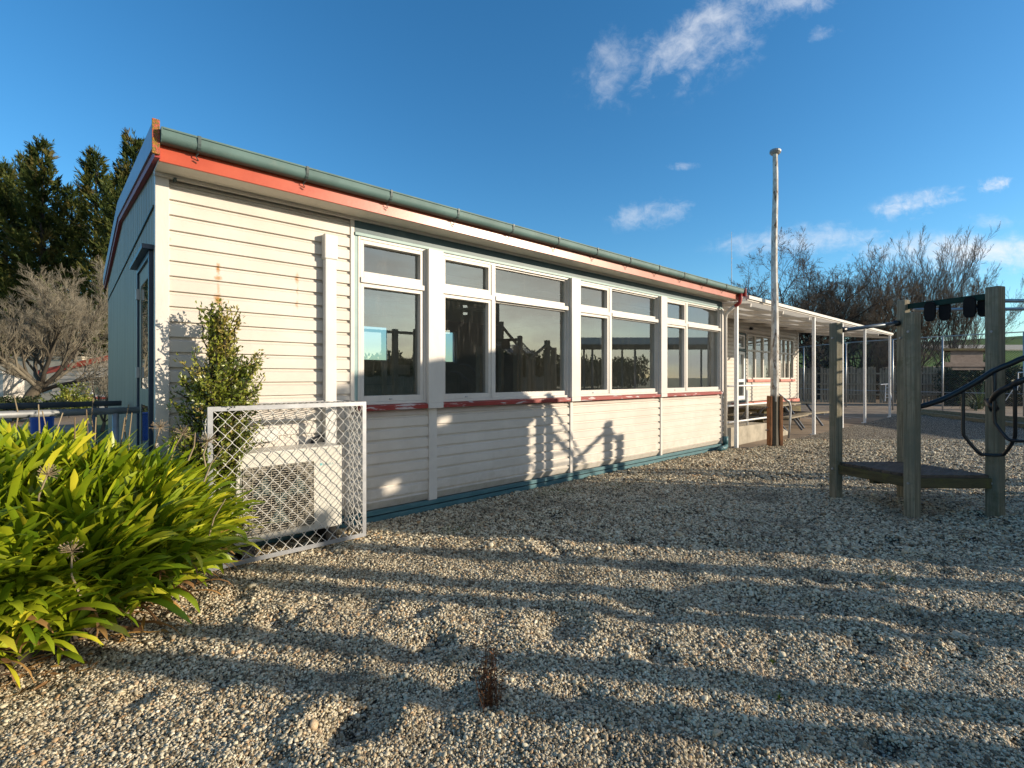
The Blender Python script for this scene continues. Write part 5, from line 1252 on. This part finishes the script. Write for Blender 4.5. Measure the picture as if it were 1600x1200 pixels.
def belt():
    rg = np.random.default_rng(77); n = 60000; x = rg.uniform(-30, 70, n); y = -50 + rg.uniform(-3, 3, n) + .25 * np.maximum(x - 20, 0)
    zt = 2.9 + 1.0 * np.abs(np.sin(x * .55 + 1)) + 1.3 * np.abs(np.sin(x * 1.3)) ** 3 + .5 * np.sin(x * .17); z = rg.uniform(0, 1, n) ** .8 * zt
    P = np.stack([x, y, z], 1); D = rg.normal(0, 1, (n, 3)) + np.array([0, 0, 1.2]); D /= np.linalg.norm(D, axis=1)[:, None]
    V, F = leaf_quads(P, D, rg.uniform(.3, .8, n), rg.uniform(.18, .36, n), rg); o = npmesh('shelter_belt', V, F, M['conifer'], None, np.repeat(np.clip(rg.normal(.4, .25, n), 0, 1), 6))
    tag(o, 'far dark conifer wood behind the photographer, seen mirrored in the panes', 'wood', kind='stuff')
belt()
# flax tuft in front of hedge
def tuft(name, px, t, n, L_, w, mat, label, seed, cat='plant', lean=.5, z0=0.0, tone=(0, 1)):
    rg = random.Random(seed); x, y = W(px, t); root = thing(name, (x, y, z0), label, cat); b = MB()
    for k in range(n):
        a = rg.uniform(0, 6.28); e = rg.uniform(.05, lean); l = L_ * rg.uniform(.5, 1.1); p = Vector((x + rg.gauss(0, L_ * .06), y + rg.gauss(0, L_ * .06), z0)); s_ = Vector((-math.sin(a), math.cos(a), 0)) * w * .5
        vs = []
        for i in range(5):
            f = i / 4; ee = e * (1 + f * 1.2); q = p + Vector((math.cos(a) * math.sin(ee), math.sin(a) * math.sin(ee), math.cos(ee))) * l * f; ww = (1 - f ** 2) + .04
            vs += [q - s_ * ww, q + s_ * ww]
        b.add(vs, [(2 * i, 2 * i + 1, 2 * i + 3, 2 * i + 2) for i in range(4)], tone=rg.uniform(*tone))
    b.build('blades', mat, root); return root
tuft('flax_plant', 1527, 23.5, 70, 1.5, .05, M['flax'], 'spiky pale flax plant in front of the dark hedge', 1, lean=.9)
# chain link court fence
def clf(pts, H, label, group=None, brace=False):
    o = thing('chain_link_fence', (*pts[0], 0), label, 'fence')
    for i in range(len(pts) - 1):
        p, q = Vector((*pts[i], 0)), Vector((*pts[i + 1], 0)); L_ = (q - p).length
        me = bpy.data.meshes.new('mesh_panel'); off = Vector((*pts[0], 0))
        me.from_pydata([p - off + Vector((0, 0, .03)), q - off + Vector((0, 0, .03)), q - off + Vector((0, 0, H)), p - off + Vector((0, 0, H))], [], [(0, 1, 2, 3)])
        uv = me.uv_layers.new(); [setattr(uv.data[k], 'uv', c) for k, c in enumerate(((0, 0), (L_, 0), (L_, H), (0, H)))]
        me.materials.append(M['meshwire']); mo = bpy.data.objects.new('mesh_panel', me); C.objects.link(mo); mo.parent = o
        for z in (H, .85): MB().tube([p + Vector((0, 0, z)), q + Vector((0, 0, z))], .022 if z == H else .014, 6).build('rail', M['galvpipe'], o, smooth=True)
    for p in pts:
        MB().tube([(*p, -.1), (*p, H)], .032, 8).build('post', M['galv'], o, smooth=True)
    return o
clf([W(1243, 30.5), W(1256, 29), W(1322, 25.7), W(1395, 23.5), W(1473, 21.8), W(1600, 19.6), W(1760, 17.5)], 3.32, 'tall chain link court fence on thin grey posts crossing the yard at right')
b = MB(); sx = thing('timber_edging', (*W(1500, 18), 0), 'long sawn timber sleeper edging between the gravel and the court', 'edging')
pe = [(26.6, 4.25), (21.35, .76), (8.0, -8.15)]
for i in range(2): MB().bar((*pe[i], .03), (*pe[i + 1], .03), .12, .16).build('sleeper', M['sleeper'], sx, bevel=.008)
MB().bar((*W(1418, 22.3), .03), (*W(1640, 16.2), .03), .12, .2).build('sleeper', M['sleeper'], sx, bevel=.008)
# timber box on posts
bx = thing('timber_score_box', (*W(1512, 15), 0), 'square pinkish grey timber box with wider lid on a post, before the hedge', 'box')
tB = 15.0; X_ = lambda px: (px - 800) / FP * tB; Z_ = lambda py: EYE - (py - HY) / FP * tB
def rbox(b, x0, x1, t0, t1, z0, z1):
    xm = X_(1512); k = xm / tB
    v = [cp(xx + (t - tB) * k, t, z) for z in (z0, z1) for (xx, t) in ((x0, t0), (x1, t0), (x1, t1), (x0, t1))]
    return b.add(v, [(3, 2, 1, 0), (4, 5, 6, 7), (0, 1, 5, 4), (1, 2, 6, 5), (2, 3, 7, 6), (3, 0, 4, 7)])
rbox0 = rbox
b = MB(); rbox(b, X_(1485), X_(1536), tB, tB + .8, Z_(566), Z_(548)); b.build('box', M['boxwood'], bx)
b = MB(); rbox(b, X_(1474), X_(1558), tB - .08, tB + .9, Z_(548), Z_(544.5)); b.build('lid', M['deckedge'], bx)
b = MB(); rbox(b, X_(1476), X_(1558), tB - .06, tB + .86, Z_(573), Z_(566)); rbox(b, X_(1488), X_(1537), tB - .03, tB + .8, Z_(578), Z_(573)); b.build('bearer', M['boxwood'], bx)
b = MB(); rbox(b, X_(1548), X_(1556), tB + .2, tB + .35, -.1, Z_(573)); b.build('post', M['post'], bx)
# white step ladder chair on court, goal frame
ld = thing('step_ladder', (*W(1392, 25), 0), 'white metal step ladder standing before the palings', 'ladder')
def cq(px, py, t): return PW(px, py, t)
b = MB(); b.tube([cq(1384, 600, 25), cq(1383, 627, 25)], .02, 6); b.tube([cq(1388, 600, 25), cq(1395, 628, 24.8)], .02, 6); b.tube([cq(1376, 601, 25), cq(1388, 600, 25)], .025, 6); b.build('frame', M['white'], ld)
b = MB(); [b.tube([cq(1384, 606 + 5 * k, 25), cq(1389.5 + 1.2 * k, 606 + 5 * k, 24.9)], .015, 5) for k in range(4)]; b.build('rungs', M['white'], ld)
gl_ = thing('goal_frame', (*W(1610, 21), 0), 'thin white goal frame beyond the right hand mesh fence', 'goal')
b = MB(); b.tube([cq(1586, 622, 21), cq(1591, 600, 21), cq(1591, 582, 21), cq(1650, 580, 20)], .025, 6); b.tube([cq(1591, 594, 21), cq(1640, 592, 20)], .02, 6); b.tube([cq(1571, 626, 21.5), cq(1590, 598, 21)], .015, 6); b.tube([cq(1650, 580, 20), cq(1650, 630, 20)], .025, 6); b.build('frame', M['white'], gl_)
# far roof beyond the hedge
fr_ = thing('long_farm_roof', (*W(1600, 60), 0), 'low grey farm shed roof showing between hedge and hill', 'shed')
b = MB(); rbox(b, (1470 - 800) / FP * 60, (1760 - 800) / FP * 60, 60, 68, -.1, EYE + 41 / FP * 60); b.build('wall', M['fencewood'], fr_)
b = MB(); vs = [cp((1465 - 800) / FP * 60, 59.5, EYE + 42 / FP * 60), cp((1765 - 800) / FP * 60, 59.5, EYE + 42 / FP * 60), cp((1765 - 800) / FP * 60, 65, EYE + 54 / FP * 60), cp((1465 - 800) / FP * 60, 65, EYE + 54 / FP * 60)]
vs += [v + Vector((0, 0, .12)) for v in vs]; b.add(vs, [(3, 2, 1, 0), (4, 5, 6, 7), (0, 1, 5, 4), (1, 2, 6, 5), (2, 3, 7, 6), (3, 0, 4, 7)]); b.build('roof', M['concrete'], fr_)

# ---------------------------------------------------------------- small growth in the gravel
def dead_weed(px, py, hgt):
    t = EYE * FP / (py - HY); x, y = W(px, t); z = float(ground_h(x, y)); root = thing('dead_weed', (x, y, z), 'dead reddish brown upright weed standing in the foreground gravel', 'plant'); rg = random.Random(2); b = MB()
    for k in range(46):
        a = rg.uniform(0, 6.28); r = rg.uniform(0, .06); p = Vector((x + r * math.cos(a), y + r * math.sin(a), z - .01)); h = hgt * rg.uniform(.35, 1) ; l = Vector((rg.gauss(0, .03), rg.gauss(0, .03), h)); tn = rg.uniform(.1, .9)
        pts = [p, p + l * .5 + Vector((rg.gauss(0, .006), rg.gauss(0, .006), 0)), p + l]; b.tube(pts, [.0017, .0013, .0008], 3, tone=tn)
        for j in range(rg.randint(8, 22)):
            f = rg.random() ** 1.3; q = p + l * f; d_ = Vector((rg.gauss(0, 1), rg.gauss(0, 1), rg.gauss(.5, .5))).normalized() * rg.uniform(.008, .028)
            s_ = d_.cross(Vector((rg.gauss(0, 1), rg.gauss(0, 1), rg.gauss(0, 1)))).normalized() * rg.uniform(.002, .0045); b.add([q, q + d_ * .5 + s_, q + d_, q + d_ * .5 - s_], [(0, 1, 2, 3)], tone=rg.uniform(0, 1))
    b.build('stems', M['weed'], root)
dead_weed(763, 1104, .34)
for i, (px, py, n, l) in enumerate(((1205, 1030, 40, .035), (1218, 1090, 34, .035), (1385, 770, 30, .05))):
    t = EYE * FP / (py - HY); x, y = W(px, t)
    tuft('grass_tuft', px, t, n, l, .005, M['tuft'], ('small yellow green weed sprouting from gravel in front of the platform', 'lower of two tiny green weeds in the foreground gravel', 'little weed near the foot of the leftmost platform post')[i], 20 + i, lean=1.3, z0=float(ground_h(x, y)))
rg = random.Random(9); b = MB()
for (px, py, n, s_) in ((870, 768, 330, .45), (960, 760, 200, .40), (710, 825, 160, .25), (745, 778, 140, .3), (1010, 742, 120, .4), (1390, 905, 60, .15)):
    t = EYE * FP / (py - HY)
    for k in range(n):
        x, y = W(px, t); x += rg.gauss(0, s_ * .55); y += rg.gauss(0, s_ * .28)
        if y > 4.83: continue
        z = float(ground_h(x, y)); a = rg.uniform(0, 6.28); w_ = Vector((math.cos(a), math.sin(a), 0)) * .003; l = Vector((rg.gauss(0, .02), rg.gauss(0, .02), rg.uniform(.015, .045)))
        p = Vector((x, y, z)); b.add([p - w_, p + w_, p + l], [(0, 1, 2)], tone=rg.random())
tag(b.build('ground_moss', M['tuft'], origin=(5, 4, 0)), 'thin patches of short grass and moss between gravel stones near the plinth', 'grass', kind='stuff')
# dry litter under the clump
b = MB()
for k in range(260):
    a = rg.uniform(-2.2, .9); q = rg.uniform(.72, 1.12); x, y = -.56 + 1.27 * q * math.cos(a), 4.30 + 1.02 * q * math.sin(a)
    if y > 4.8: continue
    z = float(ground_h(x, y)) + rg.uniform(.006, .03); e = rg.uniform(0, 6.28); d_ = Vector((math.cos(e), math.sin(e), rg.uniform(-.15, .25))) * rg.uniform(.03, .11); s_ = Vector((-math.sin(e), math.cos(e), .1)) * rg.uniform(.004, .010)
    p = Vector((x, y, z)); b.add([p - s_, p + d_ * .5 - s_ * 1.3 + Vector((0, 0, .008)), p + d_, p + d_ * .5 + s_ * 1.3], [(0, 1, 2, 3)], tone=rg.random())
for k in range(260):
    t = 1.9 + 7 * rg.random() ** 1.4; x, y = W(rg.uniform(-40, 1640), t)
    if y > 4.8: continue
    z = float(ground_h(x, y)) + .010; e = rg.uniform(0, 6.28); d_ = Vector((math.cos(e), math.sin(e), rg.uniform(-.1, .2))) * rg.uniform(.012, .045); s_ = Vector((-math.sin(e), math.cos(e), .1)) * rg.uniform(.002, .007)
    p = Vector((x, y, z)); b.add([p - s_, p + d_ * .5 - s_ * 1.3 + Vector((0, 0, .004)), p + d_, p + d_ * .5 + s_ * 1.3], [(0, 1, 2, 3)], tone=rg.random() * .6)
tag(b.build('leaf_litter', M['agapdead'], origin=(-.2, 3.6, 0)), 'brown dead leaf scraps scattered on gravel, thickest round the strap leaf clump', 'leaf litter', kind='stuff')
print('done building')
